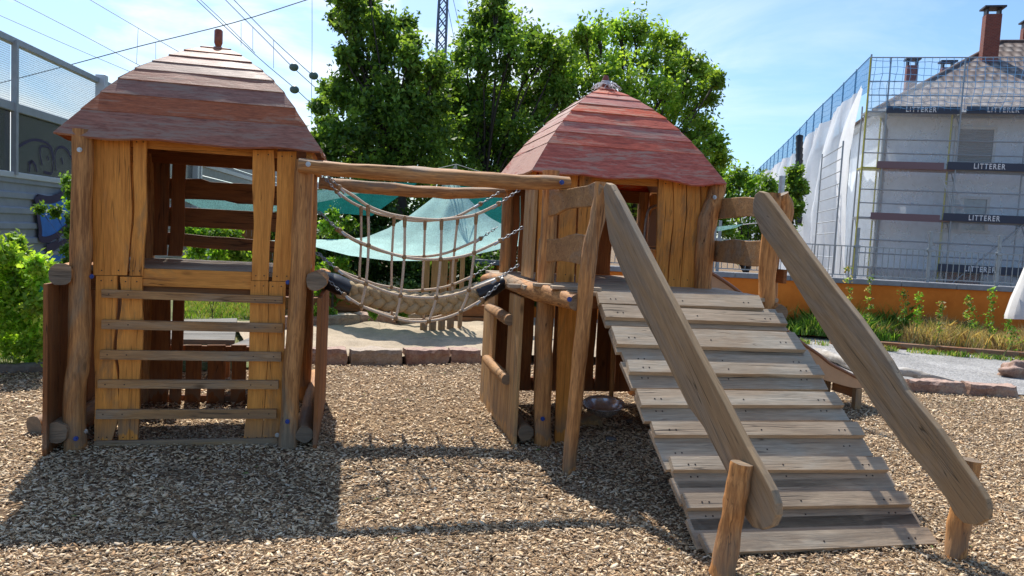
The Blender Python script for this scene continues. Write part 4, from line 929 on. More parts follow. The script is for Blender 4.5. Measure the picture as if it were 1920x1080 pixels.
# ================================================================ KERBS, BENCHES, SAILS
def rocky(parent_name, label, cat, a, b, w, h, seed, group=None, col=None, zb=-.04, top=None):
    a, b = Vector(a), Vector(b); d = b-a; d.z = 0; L = d.length; d.normalize(); s = Vector((-d.y, d.x, 0)); mb = MB()
    nx, nz, ny = max(4, int(L/.045)), 5, 6; grid = {}
    def P(i, j, k):
        p = a+d*(L*i/nx)+s*(w*(j/ny-.5)); z = zb+(h-zb)*k/nz
        q = Vector((p.x, p.y, z)); nn = Vector((mnoise.noise(q*4+Vector((seed,0,0))), mnoise.noise(q*4+Vector((0,seed,9))), mnoise.noise(q*5+Vector((3,0,seed)))*.8))
        f = Vector((mnoise.noise(q*14), mnoise.noise(q*14+Vector((5,5,5))), mnoise.noise(q*14+Vector((9,1,5)))))
        r = Vector((0,0,0))
        if i in (0, nx): r += d*(.012 if i == 0 else -.012)*(abs(k/nz-.5)*2+abs(j/ny-.5)*2)
        if j in (0, ny): r += s*(.02 if j == 0 else -.02)*(k == nz)
        return q+nn*.022+f*.016+r
    vs = {}; lst = []
    def idx(i, j, k):
        if (i,j,k) not in vs: vs[(i,j,k)] = len(lst); lst.append(P(i,j,k))
        return vs[(i,j,k)]
    fs = []
    for i in range(nx):
        for j in range(ny): fs.append([idx(i,j,nz), idx(i+1,j,nz), idx(i+1,j+1,nz), idx(i,j+1,nz)])
        for k in range(nz):
            fs.append([idx(i,0,k), idx(i+1,0,k), idx(i+1,0,k+1), idx(i,0,k+1)]); fs.append([idx(i,ny,k), idx(i,ny,k+1), idx(i+1,ny,k+1), idx(i+1,ny,k)])
    for j in range(ny):
        for k in range(nz):
            fs.append([idx(0,j,k), idx(0,j,k+1), idx(0,j+1,k+1), idx(0,j+1,k)]); fs.append([idx(nx,j,k), idx(nx,j+1,k), idx(nx,j+1,k+1), idx(nx,j,k+1)])
    mb.add(lst, fs, 0, False); c = (a+b)/2; c.z = 0
    return tag(mb.build(parent_name, col or STONE, None, c), label, cat, group)
def stonemat(name, c1, c2, c3):
    m, nt = newmat(name); N = NT(nt); tc = N.n('ShaderNodeTexCoord'); g = N.n('ShaderNodeNewGeometry')
    f = N.noise(tc.outputs['Object'], 6, 7, .7); f2 = N.noise(tc.outputs['Object'], 55, 4, .7)
    c = N.ramp(f, [(.33, c1), (.5, c2), (.66, c3)])
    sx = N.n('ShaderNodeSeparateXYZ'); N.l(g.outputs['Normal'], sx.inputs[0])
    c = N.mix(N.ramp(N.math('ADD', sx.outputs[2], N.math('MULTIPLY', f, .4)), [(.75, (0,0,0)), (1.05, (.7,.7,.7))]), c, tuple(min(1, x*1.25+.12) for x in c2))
    c = N.mix(1., c, N.ramp(f2, [(.3, (.7,.7,.7)), (.7, (1.2,1.2,1.2))]), 'MULTIPLY')
    N.out(N.bsdf(c, .85, N.math('ADD', f, N.math('MULTIPLY', f2, .4)), .7, .02, spec=.25)); return m
STONE = stonemat('red sandstone', (.23,.125,.09), (.34,.21,.15), (.41,.31,.23))
BUFF = stonemat('buff sandstone', (.27,.21,.15), (.36,.28,.20), (.42,.35,.27))
kb = [(480,684), (575,684), (652,684), (755,684), (840,683), (905,683)]
lb = ['sandstone kerb block behind the right leg of the climbing tower', 'reddish kerb block left end of the near sand pit edge', 'kerb block of the near sand pit edge under the rope bridge left half', 'darker red kerb block under the middle of the rope bridge', 'kerb block of the near sand pit edge touching the window panel']
for i, ((x0,y0),(x1,y1)) in enumerate(zip(kb, kb[1:])):
    a, b = G(x0+1,y0,0)+Vector((0,.12,0)), G(x1-1,y1,0)+Vector((0,.12,0)); rocky('kerb_stone', lb[i], 'kerb stone', a, b, .24, .165, i+1, 'sandstone kerb blocks', STONE if i != 2 else BUFF)
kb = [(480,618), (590,614), (665,610), (735,608), (785,606)]
lb = ['far kerb block seen between climbing tower and side log', 'pale kerb block beyond the sand, below the grass', 'flat kerb block beyond the sand under the rope net', 'reddish kerb block beyond the sand, left of the picket box']
for i, ((x0,y0),(x1,y1)) in enumerate(zip(kb, kb[1:])):
    rocky('kerb_stone', lb[i], 'kerb stone', G(x0+1,y0,.05), G(x1-1,y1,.05), .35, .23, i+21, 'sandstone kerb blocks', BUFF if i % 2 else STONE, zb=0)
kb = [(1560,728), (1694,736), (1786,741), (1803,743), (1916,748)]
rk = [((1640,728),(1698,735)), ((1700,735),(1812,742)), ((1815,742),(1914,748))]
lb = ['red kerb block half hidden by the right handrail plank', 'long pale red kerb block beside the driftwood trunk', 'red kerb block at the right end of the chip area']
for i, ((x0,y0),(x1,y1)) in enumerate(rk):
    rocky('kerb_stone', lb[i], 'kerb stone', G(x0,y0,0)+Vector((.02,.10,0)), G(x1,y1,0)+Vector((.02,.10,0)), .22, .135, i+31, 'sandstone kerb blocks', STONE)
rocky('kerb_stone', 'long low stone edging between the chips and the left bush', 'kerb stone', G(-150,706)+Vector((0,.06,0)), G(125,694)+Vector((0,.06,0)), .12, .07, 41, 'sandstone kerb blocks', plain('grey edging stone', (.20,.17,.14), .85, 0, 14, .35, .6))
mb = MB(); p = G(1908,702,.05); mb.ball(p, .185, 26, 16, sc=(1.35,.95,.85), rough=.55, seed=5)
tag(mb.build('boulder', STONE, None, p), 'rounded red sandstone boulder on the gravel at the right edge', 'boulder')
# driftwood trunk
mb = MB(); mb.tube(smoothpts([G(1528,660,.08), G(1570,674,.09), G(1620,690,.10), G(1690,697,.12), G(1740,706,.11), G(1800,718,.09), G(1850,727,.07)], 6), [.048+.028*math.sin(math.pi*min(1,(k+4)/37))-.0012*k for k in range(37)], 16, 0, rough=.7, seed=6)
tag(mb.build('driftwood_trunk', wood('bleached driftwood', (.66,.62,.55), (.40,.36,.30), (1,-.3,0), (.72,.70,.66), .5, contrast=.9, knots=False), None, G(1690,705)), 'bleached bare trunk lying behind the red kerb on the gravel', 'log')
mb = MB(); mb.bar(G(1560,642,.05)+Vector((0,.05,0)), G(2050,678,.05)+Vector((0,.05,0)), .14, .13)
tag(mb.build('bed_edging', W['dark_x'], None, G(1800,670), bevel=.01), 'dark timber edging log along the weed bed', 'edging')
# low wooden deck benches behind the left tower
def bench(label, pts, z, th, mat, legs):
    t = thing('sand_table', pts[0], label, 'table', 'low grey plank tables'); mb = MB(); A, B, C_, E = [Vector(p) for p in pts]
    n = 4
    for i in range(n):
        f0, f1 = i/n+.01, (i+1)/n-.01
        mb.prism([A.lerp(E,f0), B.lerp(C_,f0), B.lerp(C_,f1), A.lerp(E,f1)], (0,0,-th))
    mb.build('table_top', mat, t, bevel=.004)
    for q in legs: l = MB(); l.box(Vector((q.x,q.y,(z-th)/2)), (.04,0,0), (0,.04,0), (0,0,(z-th)/2)); l.build('leg', W['dark_z'], t)
z = .40
P1 = [G(300,636,z), G(440,638,z), G(445,596,z), G(300,600,z)]
bench('low grey plank table on the grass, seen through the upper rungs', P1, z, .05, W['old_x'], [P1[0].lerp(P1[2],.1), P1[1].lerp(P1[3],.1), P1[2].lerp(P1[0],.1), P1[3].lerp(P1[1],.1)])
z = .38
P2 = [G(380,668,z), G(520,668,z), G(520,628,z), G(470,632,z)]
bench('second grey plank table, nearer and partly hidden behind the pickets', P2, z, .05, W['old_x'], [P2[0].lerp(P2[2],.15), P2[1].lerp(P2[3],.1), P2[2].lerp(P2[0],.1)])
# picket box in the sand
PB = thing('picket_box', G(822,622,.1), 'upright box of brown pickets standing in the sand under the peaked sail', 'picket box')
b0 = G(787,617,.1); zt = 1.32; c0 = b0.copy(); dx = Vector((1,0,0)); w = .118
for i in range(4):
    p = b0+dx*(i*.135)+Vector((0,.03*i,0)); mb = MB(); mb.box(p+Vector((.055,0,.55)), (.052,0,0), (0,.015,0), (0,0,.60+.01*i)); mb.build('picket', W['rail_z'], PB, bevel=.004)
c1 = b0+dx*.56
for i in range(3):
    p = c1+Vector((.03+.035*i, .10+.16*i, .55)); mb = MB(); mb.box(p, (.015,0,0), (0,.06,0), (0,0,.58)); mb.build('picket', W['rail_z'], PB, bevel=.004)
for zz in (.3, 1.05): mb = MB(); mb.box(b0+Vector((.27,.07,zz)), (.26,0,0), (0,.02,0), (0,0,.04)); mb.build('cross_rail', W['dark_x'], PB)
# retaining timbers behind the sand and brown fence further left
t = thing('timber_retaining_wall', gb(700,12.2), 'dark sleeper retaining wall behind the grass and the sand pit', 'retaining wall')
for k, (zc, off) in enumerate(((.06,0), (.26,.10))):
    a, b = gb(480,12.0+off), gb(1000,12.4+off); a.z = b.z = zc; mb = MB(); mb.bar(a, b, .2, .19); mb.build('sleeper', W['dark_x'], t, bevel=.01)
t = thing('board_fence', gb(500,15), 'dark brown board fence behind the left tower window', 'fence')
mb = MB(); a, b = gb(420,15), gb(640,15)
n = 22
for i in range(n):
    p = a.lerp(b, (i+.5)/n); mb.box(p+Vector((0,0,.75)), ((b-a)/n*.47), (0,.012,0), (0,0,.75+.01*(i % 3)))
mb.build('fence_boards', W['dark_z'], t); mb = MB()
for zz in (.4,1.2): mb.bar(a+Vector((0,.04,zz)), b+Vector((0,.04,zz)), .04, .08)
mb.build('fence_rail', W['dark_x'], t)
# children's toys half hidden left of the tower
mb = MB(); p = G(86,692,0)+Vector((.03,.35,0)); mb.tube([p+Vector((0,0,.0)), p+Vector((0,0,.02)), p+Vector((0,0,.16)), p+Vector((0,0,.165))], [.05,.055,.07,.074], 16); mb.tube([p+Vector((-.07*math.cos(q),0,.16+.07*math.sin(q))) for q in [k*math.pi/8 for k in range(9)]], .005, 6)
tag(mb.build('toy_bucket', plain('yellow toy plastic', (.80,.50,.02), .35), None, p), 'small yellow plastic bucket by the kerb behind the left side skirt', 'toy bucket')
t = thing('play_ball', D(90,545,7.6), 'green plastic ball caught in the bush beside the side skirt', 'ball'); mb = MB(); mb.ball(D(89,545,7.0), .072, 16, 12); mb.build('shell', plain('green toy plastic', (.02,.30,.16), .3), t)

# ---- sun sails
def sailmat(name, c):
    m, nt = newmat(name); N = NT(nt); tc = N.n('ShaderNodeTexCoord')
    f = N.noise(tc.outputs['Object'], 60, 2, .6); g2 = N.noise(tc.outputs['Object'], 3, 4, .6)
    col = N.ramp(f, [(.38, tuple(x*.72 for x in c)), (.6, tuple(min(1, x*1.2) for x in c))])
    col = N.mix(1., col, N.ramp(g2, [(.3, (.85,.85,.85)), (.7, (1.1,1.1,1.1))]), 'MULTIPLY')
    b = N.bsdf(col, .8, f, .4, .004, spec=.2); tr = N.n('ShaderNodeBsdfTranslucent'); N.l(N.mix(1., col, (.55,.85,.8), 'MULTIPLY'), tr.inputs[0])
    mx = N.n('ShaderNodeMixShader'); mx.inputs[0].default_value = .22; N.l(b, mx.inputs[1]); N.l(tr.outputs[0], mx.inputs[2])
    tp = N.n('ShaderNodeBsdfTransparent'); m2 = N.n('ShaderNodeMixShader'); N.l(N.ramp(f, [(.62, (0,0,0)), (.66, (.55,.55,.55))]), m2.inputs[0]); N.l(mx.outputs[0], m2.inputs[1]); N.l(tp.outputs[0], m2.inputs[2])
    N.out(m2.outputs[0]); return m
TEAL = sailmat('pale teal sail cloth', (.44,.68,.61)); DTEAL = sailmat('teal sail cloth with painted shade', (.03,.27,.24))  # second cloth is darker: underside shade painted into its colour
sl = thing('sun_sail', D(855,600,11.2), 'pale teal sun sail drawn up to a peak behind the rope bridge', 'sun sail', 'teal sun sails')
Lc = [(829,347),(822,362),(805,376),(768,404),(728,428),(686,445),(640,449),(591,449),(470,452)]
Rc = [(862,347),(868,360),(881,375),(900,394),(922,410),(950,425),(985,440),(1020,450),(1060,458)]
Bc = [(470,452),(591,463),(654,479),(730,489),(799,489),(859,485),(906,474),(960,462),(1060,458)]
def crv(pts, t): 
    q = t*(len(pts)-1); i = min(int(q), len(pts)-2); f = q-i; a, b = pts[i], pts[i+1]; return a[0]+(b[0]-a[0])*f, a[1]+(b[1]-a[1])*f
def sf(s, t):
    l, r, b0 = crv(Lc,t), crv(Rc,t), crv(Bc,s); l1, r1 = Lc[-1], Rc[-1]
    x = l[0]+(r[0]-l[0])*s; y = l[1]+(r[1]-l[1])*s
    y += (b0[1]-(l1[1]+(r1[1]-l1[1])*s))*t**1.6+6*math.sin(math.pi*s)*math.sin(math.pi*t); x += (b0[0]-(l1[0]+(r1[0]-l1[0])*s))*t**2
    return D(x, y, 11.6-1.5*math.sin(math.pi*s)*t-.1*math.sin(s*19)*t*(1-t))
mb = MB(); mb.sheet(sf, 40, 30); mb.build('sail_cloth', TEAL, sl)
mb = MB()
for s in (0,.33,.66,1): mb.tube([sf(s,0), D(855,308,11.4)], .008, 5)
mb.tube([sf(0,0)+Vector((0,-.03,.0)), sf(.5,0)+Vector((0,-.05,.02)), sf(1,0)+Vector((0,-.03,0))], .012, 5); mb.tube([D(855,308,11.4), D(812,318,12.4), D(730,330,16)], .006, 4); mb.tube([D(855,308,11.4), D(900,322,12.4), D(980,345,16)], .006, 4); mb.build('tie_rope', plain('pale grey sail rope', (.35,.36,.34), .7), sl)
def flat_sail(label, light, dark, d, dd=0, sag=.0):
    s = thing('sun_sail', D((light or dark)[0][0], 560, d), label, 'sun sail', 'teal sun sails')
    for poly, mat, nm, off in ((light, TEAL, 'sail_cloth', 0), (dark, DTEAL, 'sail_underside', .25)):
        if not poly: continue
        mb = MB(); c = Vector((sum(p[0] for p in poly)/len(poly), sum(p[1] for p in poly)/len(poly), 0))
        q = [D(x, y, d+off+dd*(x-c.x)/100) for x, y in poly]; mb.add(q, [list(range(len(q)))]); mb.build(nm, mat, s)
    return s
flat_sail('flat teal sail with shade painted on its underside, left of the peaked sail', [(340,374),(430,371),(520,364),(593,357),(640,354),(690,349),(745,341),(716,352),(678,361),(640,371),(593,380),(520,396),(473,398),(378,391)],
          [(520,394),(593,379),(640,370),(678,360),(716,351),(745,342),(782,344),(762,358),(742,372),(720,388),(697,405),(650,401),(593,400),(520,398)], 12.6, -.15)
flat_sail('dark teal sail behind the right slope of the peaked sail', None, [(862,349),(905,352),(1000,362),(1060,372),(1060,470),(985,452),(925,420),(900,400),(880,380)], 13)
ss = flat_sail('small bright teal sail corner seen between the guard boards right of the tower', [(1290,430),(1336,426),(1394,420),(1380,427),(1350,433),(1290,442)], None, 9.5)
mb = MB(); mb.tube([D(1393,421,9.5), D(1424,418,9.5)], .006, 5); mb.build('tie_rope', plain('white sail cord', (.6,.6,.58), .7), ss)
def mast(label, x, y0, y1, d, r):
    mb = MB(); a = D(x,y0,d); b = G(x,y1,0) if False else a*1; b = Vector((a.x,a.y,0)); mb.tube([b, a], r, 14)
    tag(mb.build('sail_mast', DSTEEL if r > .03 else STEEL, None, b, bevel=.002), label, 'mast', 'steel sail masts')
mast('galvanised mast rising behind the right landing post', 1467, 330, 0, 7.6, .030)
mast('pale steel mast just right of the crooked tower post', 1341, 398, 0, 9.5, .035)
# folded parasol at the right edge
fp = thing('folded_parasol', D(1945,600,6.2), 'white folded parasol hanging in at the right edge', 'parasol')
mb = MB(); ns = 28; rings = []
for k, (x, y, r) in enumerate(((1962,430,.03),(1950,480,.07),(1940,525,.10),(1930,560,.12),(1924,590,.135),(1922,598,.13))):
    c = D(x,y,6.2); rings.append([c+CR*math.cos(2*math.pi*j/ns)*r*(1+.13*math.cos(j*math.pi/2*2))+CF*math.sin(2*math.pi*j/ns)*r*(1+.13*math.cos(j*math.pi)) for j in range(ns)])
vs = [p for r in rings for p in r]; mb.add(vs, [[i*ns+j, i*ns+(j+1) % ns, (i+1)*ns+(j+1) % ns, (i+1)*ns+j] for i in range(len(rings)-1) for j in range(ns)], 0, True)
mb.build('canopy', plain('white parasol cloth', (.78,.76,.72), .8, 0, 8, .08), fp)
pm_ = D(2230,700,6.4); pm_.z = 0; tp_ = D(1962,425,6.2)
mb = MB(); mb.tube([pm_, pm_+Vector((0,0,2.5))], .032, 14); mb.build('mast', DSTEEL, fp)
mb = MB(); mb.tube([pm_+Vector((0,0,1.5)), (pm_+tp_)/2+Vector((0,0,1.15)), tp_+Vector((0,0,.45)), tp_], .02, 10); mb.build('arm', DSTEEL, fp)
mb = MB(); mb.box(pm_+Vector((0,0,.04)), (.32,0,0), (0,.32,0), (0,0,.04)); mb.build('base', plain('concrete base', (.3,.29,.27), .9, 0, 12, .2), fp, bevel=.01)
mb = MB(); mb.tube([D(1975,380,6.2), D(1930,596,6.2)], .018, 10); mb.build('pole', STEEL, fp)

# ================================================================ NOISE BARRIER on the left
NBa, NBb = cw(-6.86,10), cw(-6.86-.13*20, 30)
def NP_(x, y): return PP(x, y, NBa, NBb)
bd = (NBb-NBa).normalized(); bn = Vector((bd.y, -bd.x, 0))
if bn.dot(CO-NBa) < 0: bn = -bn
def BL_(s, z, off=0): return Vector((NBa.x, NBa.y, 0))+bd*s+bn*off+Vector((0,0,z))
def s_of(x): return (NP_(x, 300)-NBa).dot(bd)
ALU = plain('grey painted aluminium', (.36,.38,.40), .45, .3, 8, .1); CORR = plain('grey ribbed metal', (.30,.32,.36), .5, .2, 5, .12); WHT = plain('pale alloy post', (.55,.57,.60), .4, .2)
NB_ = thing('noise_barrier', BL_(3,0), 'tall grey noise barrier with glass upper panes and graffiti at the left', 'noise barrier')
def glassmat(name, col, fac, rough, lines):
    m, nt = newmat(name); N = NT(nt); tc = N.n('ShaderNodeTexCoord'); sx = N.n('ShaderNodeSeparateXYZ'); N.l(tc.outputs['Object'], sx.inputs[0])
    fr = N.math('FRACT', N.math('MULTIPLY', sx.outputs[2], 34.)); ln = N.math('LESS_THAN', fr, .16)
    b = N.bsdf(N.mix(ln, col, (.75,.78,.80)) if lines else col, rough); tp = N.n('ShaderNodeBsdfTransparent'); tp.inputs[0].default_value = (.93,.96,.97,1)
    mx = N.n('ShaderNodeMixShader'); g = N.math('MAXIMUM', N.math('MULTIPLY', ln, .75 if lines else 0), fac); N.l(g, mx.inputs[0]); N.l(tp.outputs[0], mx.inputs[1]); N.l(b, mx.inputs[2]); N.out(mx.outputs[0]); return m
GU = glassmat('lined clear acrylic', (.62,.68,.70), .22, .1, True); GL = glassmat('acrylic with painted dark reflection', (.03,.04,.05), .88, .25, False)  # lower panes: dark reflection put into the acrylic colour
sm, sb, se, send = s_of(20), s_of(182), s_of(368), s_of(368)+30
zt, zm, zb_ = 3.80, 2.92, 2.01
mb = MB(); mb.bar(BL_(-6,zt), BL_(send,zt), .10, .09); mb.build('top_rail', ALU, NB_, bevel=.008)
mb = MB(); mb.bar(BL_(-6,zm), BL_(send,zm), .12, .12); mb.build('middle_rail', ALU, NB_, bevel=.008)
mb = MB(); mb.bar(BL_(-6,zb_), BL_(send,zb_), .12, .08); mb.build('lower_rail', WHT, NB_, bevel=.008)
bay = sb-sm; stations = [sm-bay, sm, sb, sb+bay, se]
for k, s in enumerate([sm-1.5*bay, sm-.5*bay*0-bay, sm]):
    mb = MB(); mb.bar(BL_(s,zb_,.05), BL_(s,zt,.05), .07, .06, bd); mb.build('mullion', ALU, NB_)
for s in (sb, sb+2*bay, se): mb = MB(); mb.bar(BL_(s,0,.06), BL_(s,zt+.1,.06), .16, .14, bd); mb.build('post', WHT, NB_, bevel=.01)
st_ = [-6, sm-bay, sm, sb, sb+bay, sb+2*bay, se]
for a, b in zip(st_, st_[1:]):
    mb = MB(); mb.prism([BL_(a+.04,zm+.06), BL_(b-.04,zm+.06), BL_(b-.04,zt-.045), BL_(a+.04,zt-.045)], bn*.012); mb.build('upper_pane', GU, NB_)
    mb = MB(); mb.prism([BL_(a+.04,zb_+.04), BL_(b-.04,zb_+.04), BL_(b-.04,zm-.06), BL_(a+.04,zm-.06)], bn*.012); mb.build('lower_pane', GL, NB_)
mb = MB(); z = -.1
prof = []
while z < zb_-.05:
    prof += [(0,z),(0,z+.10),(.035,z+.12),(.035,z+.19)]; z += .21
A = [BL_(-6, z, o) for o, z in prof]; B = [BL_(send, z, o) for o, z in prof]; n = len(prof)
mb.add(A+B, [[i, i+1, n+i+1, n+i] for i in range(n-1)]); mb.build('ribbed_wall', CORR, NB_)
mb = MB()
for z in (2.2,2.42,2.64,2.86,3.08,3.30,3.52): mb.box(BL_((se+send)/2, z+.11, .02), bd*(send-se)/2, bn*.02, (0,0,.098))
mb.build('solid_panel', plain('grey weathered panel', (.36,.37,.36), .7, 0, 9, .15), NB_)
def graf(poly, mat, off, nm='graffiti'):
    mb = MB(); mb.add([NP_(x,y)+bn*off for x, y in poly], [list(range(len(poly)))]); return mb.build(nm, mat, NB_)
BLUE = plain('blue spray paint', (.02,.16,.52), .5, 0, 5, .2); INK = plain('dark violet spray paint', (.022,.012,.06), .5)
def stroke(pts, w, off, mat, nm='graffiti_outline'):
    P = smoothpts([NP_(x,y)+bn*off for x, y in pts], 6); mb = MB(); vs = []
    for i, p in enumerate(P):
        t = (P[min(i+1,len(P)-1)]-P[max(i-1,0)]).normalized(); s = t.cross(bn).normalized(); ww = w*(1+.25*mnoise.noise(p*3)); vs += [p+s*ww, p-s*ww]
    mb.add(vs, [[2*i, 2*i+1, 2*i+3, 2*i+2] for i in range(len(P)-1)]); mb.build(nm, mat, NB_)
graf([(66,376),(88,374),(108,366),(135,360),(135,420),(108,436),(85,446),(70,446),(66,410)], BLUE, .050)
graf([(80,482),(100,478),(140,470),(140,498),(90,496)], BLUE, .050)
stroke([(60,369),(64,372),(88,374),(108,367),(122,358),(140,356)], .06, .055, INK); stroke([(62,368),(64,400),(68,430),(69,447),(84,448),(103,438),(118,425),(136,416)], .05, .056, INK)
stroke([(80,490),(84,470),(98,462),(118,450),(136,440)], .045, .056, INK); stroke([(104,437),(100,452),(80,462)], .03, .057, INK)
for pts in ([(51,322),(55,303),(62,308),(66,322)], [(50,306),(58,302)], [(76,310),(72,290),(74,275),(90,278),(96,300),(94,324),(80,322)], [(86,292),(88,300)], [(102,320),(100,290),(108,276),(122,280),(132,300)], [(112,295),(115,308)], [(30,275),(60,262),(90,272),(98,300)]):
    stroke(pts, .018, .024, INK, 'pen_scribble')

# ================================================================ RAILWAY LINES AND MAST
WIRE = plain('dark cable', (.10,.12,.15), .6); 
def wire(label, pts, d, r=.011, drops=(), cat='overhead wire', balls=()):
    P = [D(x, y, q) for (x, y), q in zip(pts, d if hasattr(d,'__len__') else [d]*len(pts))]
    t = thing('overhead_wire', P[0], label, cat, 'railway wires across the sky'); mb = MB(); mb.tube(smoothpts(P,4) if len(P) > 2 else P, r, 5); mb.build('cable', WIRE, t)
    for (x0,y0),(x1,y1) in drops:
        dd = d[0] if hasattr(d,'__len__') else d; mb = MB(); mb.tube([D(x0,y0,dd), D(x1,y1,dd)], r*.55, 4); mb.build('dropper', WIRE, t)
    for x, y in balls:
        dd = d[0] if hasattr(d,'__len__') else d; mb = MB(); mb.ball(D(x,y,dd), .125, 14, 10, sc=(1,.7,.85)); mb.build('insulator', plain('dull green insulator', (.12,.17,.14), .4), t)
wire('wire falling from the top edge at far left to the tower roof', [(-60,-42),(25,-1),(150,63),(268,126),(420,205)], 24)
wire('lowest wire at far left, behind the noise barrier top', [(-60,4),(0,29),(130,86),(255,139),(400,200)], 26)
wire('upper left wire with two droppers reaching the tower roof', [(100,-42),(168,-1),(258,52),(335,97),(450,160)], 24, drops=[((259,54),(256,119)), ((292,80),(292,113))])
wire('long wire rising the other way from the noise barrier to the top edge', [(-40,166),(130,122),(260,87),(440,42),(577,-1),(640,-20)], 20, .013)
wire('wire passing just right of the roof finial', [(340,-30),(367,-2),(480,104),(553,166),(590,200),(660,262)], 20, balls=[(552,168),(587,198)], drops=[((452,42),(452,86))])
wire('twin of the wire beside the roof finial, meeting it lower down', [(345,-30),(374,-2),(425,46),(478,99)], 20, .009)
wire('wire carrying the upper left insulator', [(390,-34),(421,-2),(473,50),(515,92),(551,128),(620,190)], 20, balls=[(551,126)], drops=[((474,50),(474,94))])
wire('rightmost falling wire, carrying the insulator nearest the tree', [(405,-36),(437,-2),(513,75),(588,143),(640,185)], 20, balls=[(588,142)], drops=[((513,75),(513,128))])
wire('thin vertical stay wire left of the tree', [(585,-30),(585,100),(583,250)], 18, .006, cat='stay wire')
wire('steep wire just right of the lattice mast', [(833,-20),(837,0),(856,95)], 34, .012); wire('steep wire second from the lattice mast', [(845,-20),(850,0),(868,80)], 34, .012); wire('steep wire farthest right of the lattice mast', [(872,-20),(876,0),(886,60)], 34, .010)
MT = thing('lattice_mast', gb(810,42), 'grey steel lattice mast rising behind the trees', 'mast')
top, bot = D(811,-60,42), gb(809,42); mb = MB(); e1, e2 = cw(1,0), cw(0,1); H_ = top.z
def mc(z, i, j): w = .20+.32*(1-z/H_)*.55; return Vector((bot.x, bot.y, z))+e1*i*w+e2*j*w
cs = [(-1,-1),(1,-1),(1,1),(-1,1)]
for i, j in cs: mb.bar(mc(0,i,j), mc(H_,i,j), .085, .085, e2)
mb.build('leg', plain('blue-grey mast paint', (.10,.14,.22), .6), MT); mb = MB(); z = 1.5; k = 0
while z < H_-.5:
    for (a, b) in zip(cs, cs[1:]+cs[:1]):
        mb.bar(mc(z,*(a if k % 2 else b)), mc(z+.62,*(b if k % 2 else a)), .045, .045, e2)
        if k % 1 == 0: mb.bar(mc(z,*(b if k % 2 else a)), mc(z+.62,*(a if k % 2 else b)), .04, .04, e2)
    z += .62; k += 1
mb.build('lattice', plain('blue-grey lattice paint', (.10,.14,.22), .6), MT)

# ================================================================ ORANGE WALL AND RAILING
WY = 13.5; e1, e2 = cw(1,0), cw(0,1); zc = 1.06
def zw(x): return zc
OW = thing('garden_wall', cw(4,WY), 'orange rendered garden wall with grey coping', 'wall')
m, nt = newmat('orange render'); N = NT(nt); tc = N.n('ShaderNodeTexCoord'); f = N.noise(tc.outputs['Object'], 2.2, 6, .65); f2 = N.noise(tc.outputs['Object'], 90, 3)
N.out(N.bsdf(N.ramp(f, [(.3, (.60,.15,.018)), (.7, (.80,.235,.035))]), .85, f2, .25, .004, spec=.2))
mb = MB(); mb.box(cw(9,WY+.15,zc/2-.1), e1*11, e2*.15, (0,0,zc/2+.02)); mb.build('render_face', m, OW)
mb = MB()
for i in range(22): mb.box(cw(-2+i+.5, WY+.15, zc-.03), e1*.497, e2*.21, (0,0,.045))
mb.build('coping', plain('grey coping stone', (.22,.22,.23), .7, 0, 8, .15), OW, bevel=.008)
RL = thing('railing', cw(4,WY+.1,zc), 'grey steel railing with close upright bars on the orange wall', 'railing')
yr = WY+.12
def RW(x, y): return PP(x, y, cw(0,yr), cw(10,yr))
x0, x1 = -.5, 12
mb = MB(); mb.bar(cw(x0,yr,zc+.60), cw(x1,yr,zc+.60), .03, .018); mb.build('top_bar', DSTEEL, RL)
mb = MB(); mb.bar(cw(x0,yr,zc+.075), cw(x1,yr,zc+.075), .03, .018); mb.build('bottom_bar', DSTEEL, RL)
proto = None; i = 0; x = 3.3
mb = MB(); bx = 1.2
while bx < 11:
    if proto is None or True:
        if proto is None:
            q = MB(); q.tube([cw(bx,yr,zc+.075), cw(bx,yr,zc+.60)], .0075, 6); proto = q.build('upright_bar', DSTEEL, RL); px0 = bx
        else:
            o = proto.copy(); COL.objects.link(o); o.parent = RL; o.location = cw(bx-px0, 0, 0)
    bx += .108
for pxx in (1345,1450,1604,1741,1871):
    p = RW(pxx, 500); mb = MB(); b = Vector((p.x,p.y,zc)); mb.bar(b-e2*.0, b+Vector((0,0,.94)), .055, .03, e2); mb.box(b+Vector((0,0,.60)), e1*.05, e2*.03, (0,0,.025)); mb.build('post', DSTEEL, RL, bevel=.004)
# ================================================================ HOUSE WITH SCAFFOLDING
HC0 = cw(13.1,28.); h1 = (cw(1,-.22)-cw(0,0)).normalized(); h2 = (cw(.22,1)-cw(0,0)).normalized()
def HP(x, y, off=0):
    p = HC0+h2*off; return PL(x, y, p, h2)
def HS(x, y, off=0):
    p = HC0+h1*off; return PL(x, y, p, h1)
def hc(p): q = Vector(p)-HC0; return q.dot(h1), q.dot(h2), p[2]
def hp(a, b, z): q = HC0+h1*a+h2*b; return Vector((q.x, q.y, z))
a_left = hc(HP(1650,300,1.25))[0]
ZE = hc(HP(1800,222,1.25))[2]
BD = thing('house', hp(a_left+4,1.3,0), 'pale rendered house with hipped tiled roof behind scaffold nets', 'house')
REND = plain('pale grey render', (.74,.80,.86), .9, 0, 5, .08, .2)
mb = MB(); mb.box(hp(a_left+8, 1.25+8, ZE/2), h1*8, h2*8, (0,0,ZE/2)); mb.build('wall', REND, BD)
mb = MB(); mb.box(hp(a_left+8, 1.25+8-.25, ZE+.08), h1*8.35, h2*8.45, (0,0,.1)); mb.build('eaves', plain('white eaves board', (.62,.62,.60), .6), BD)
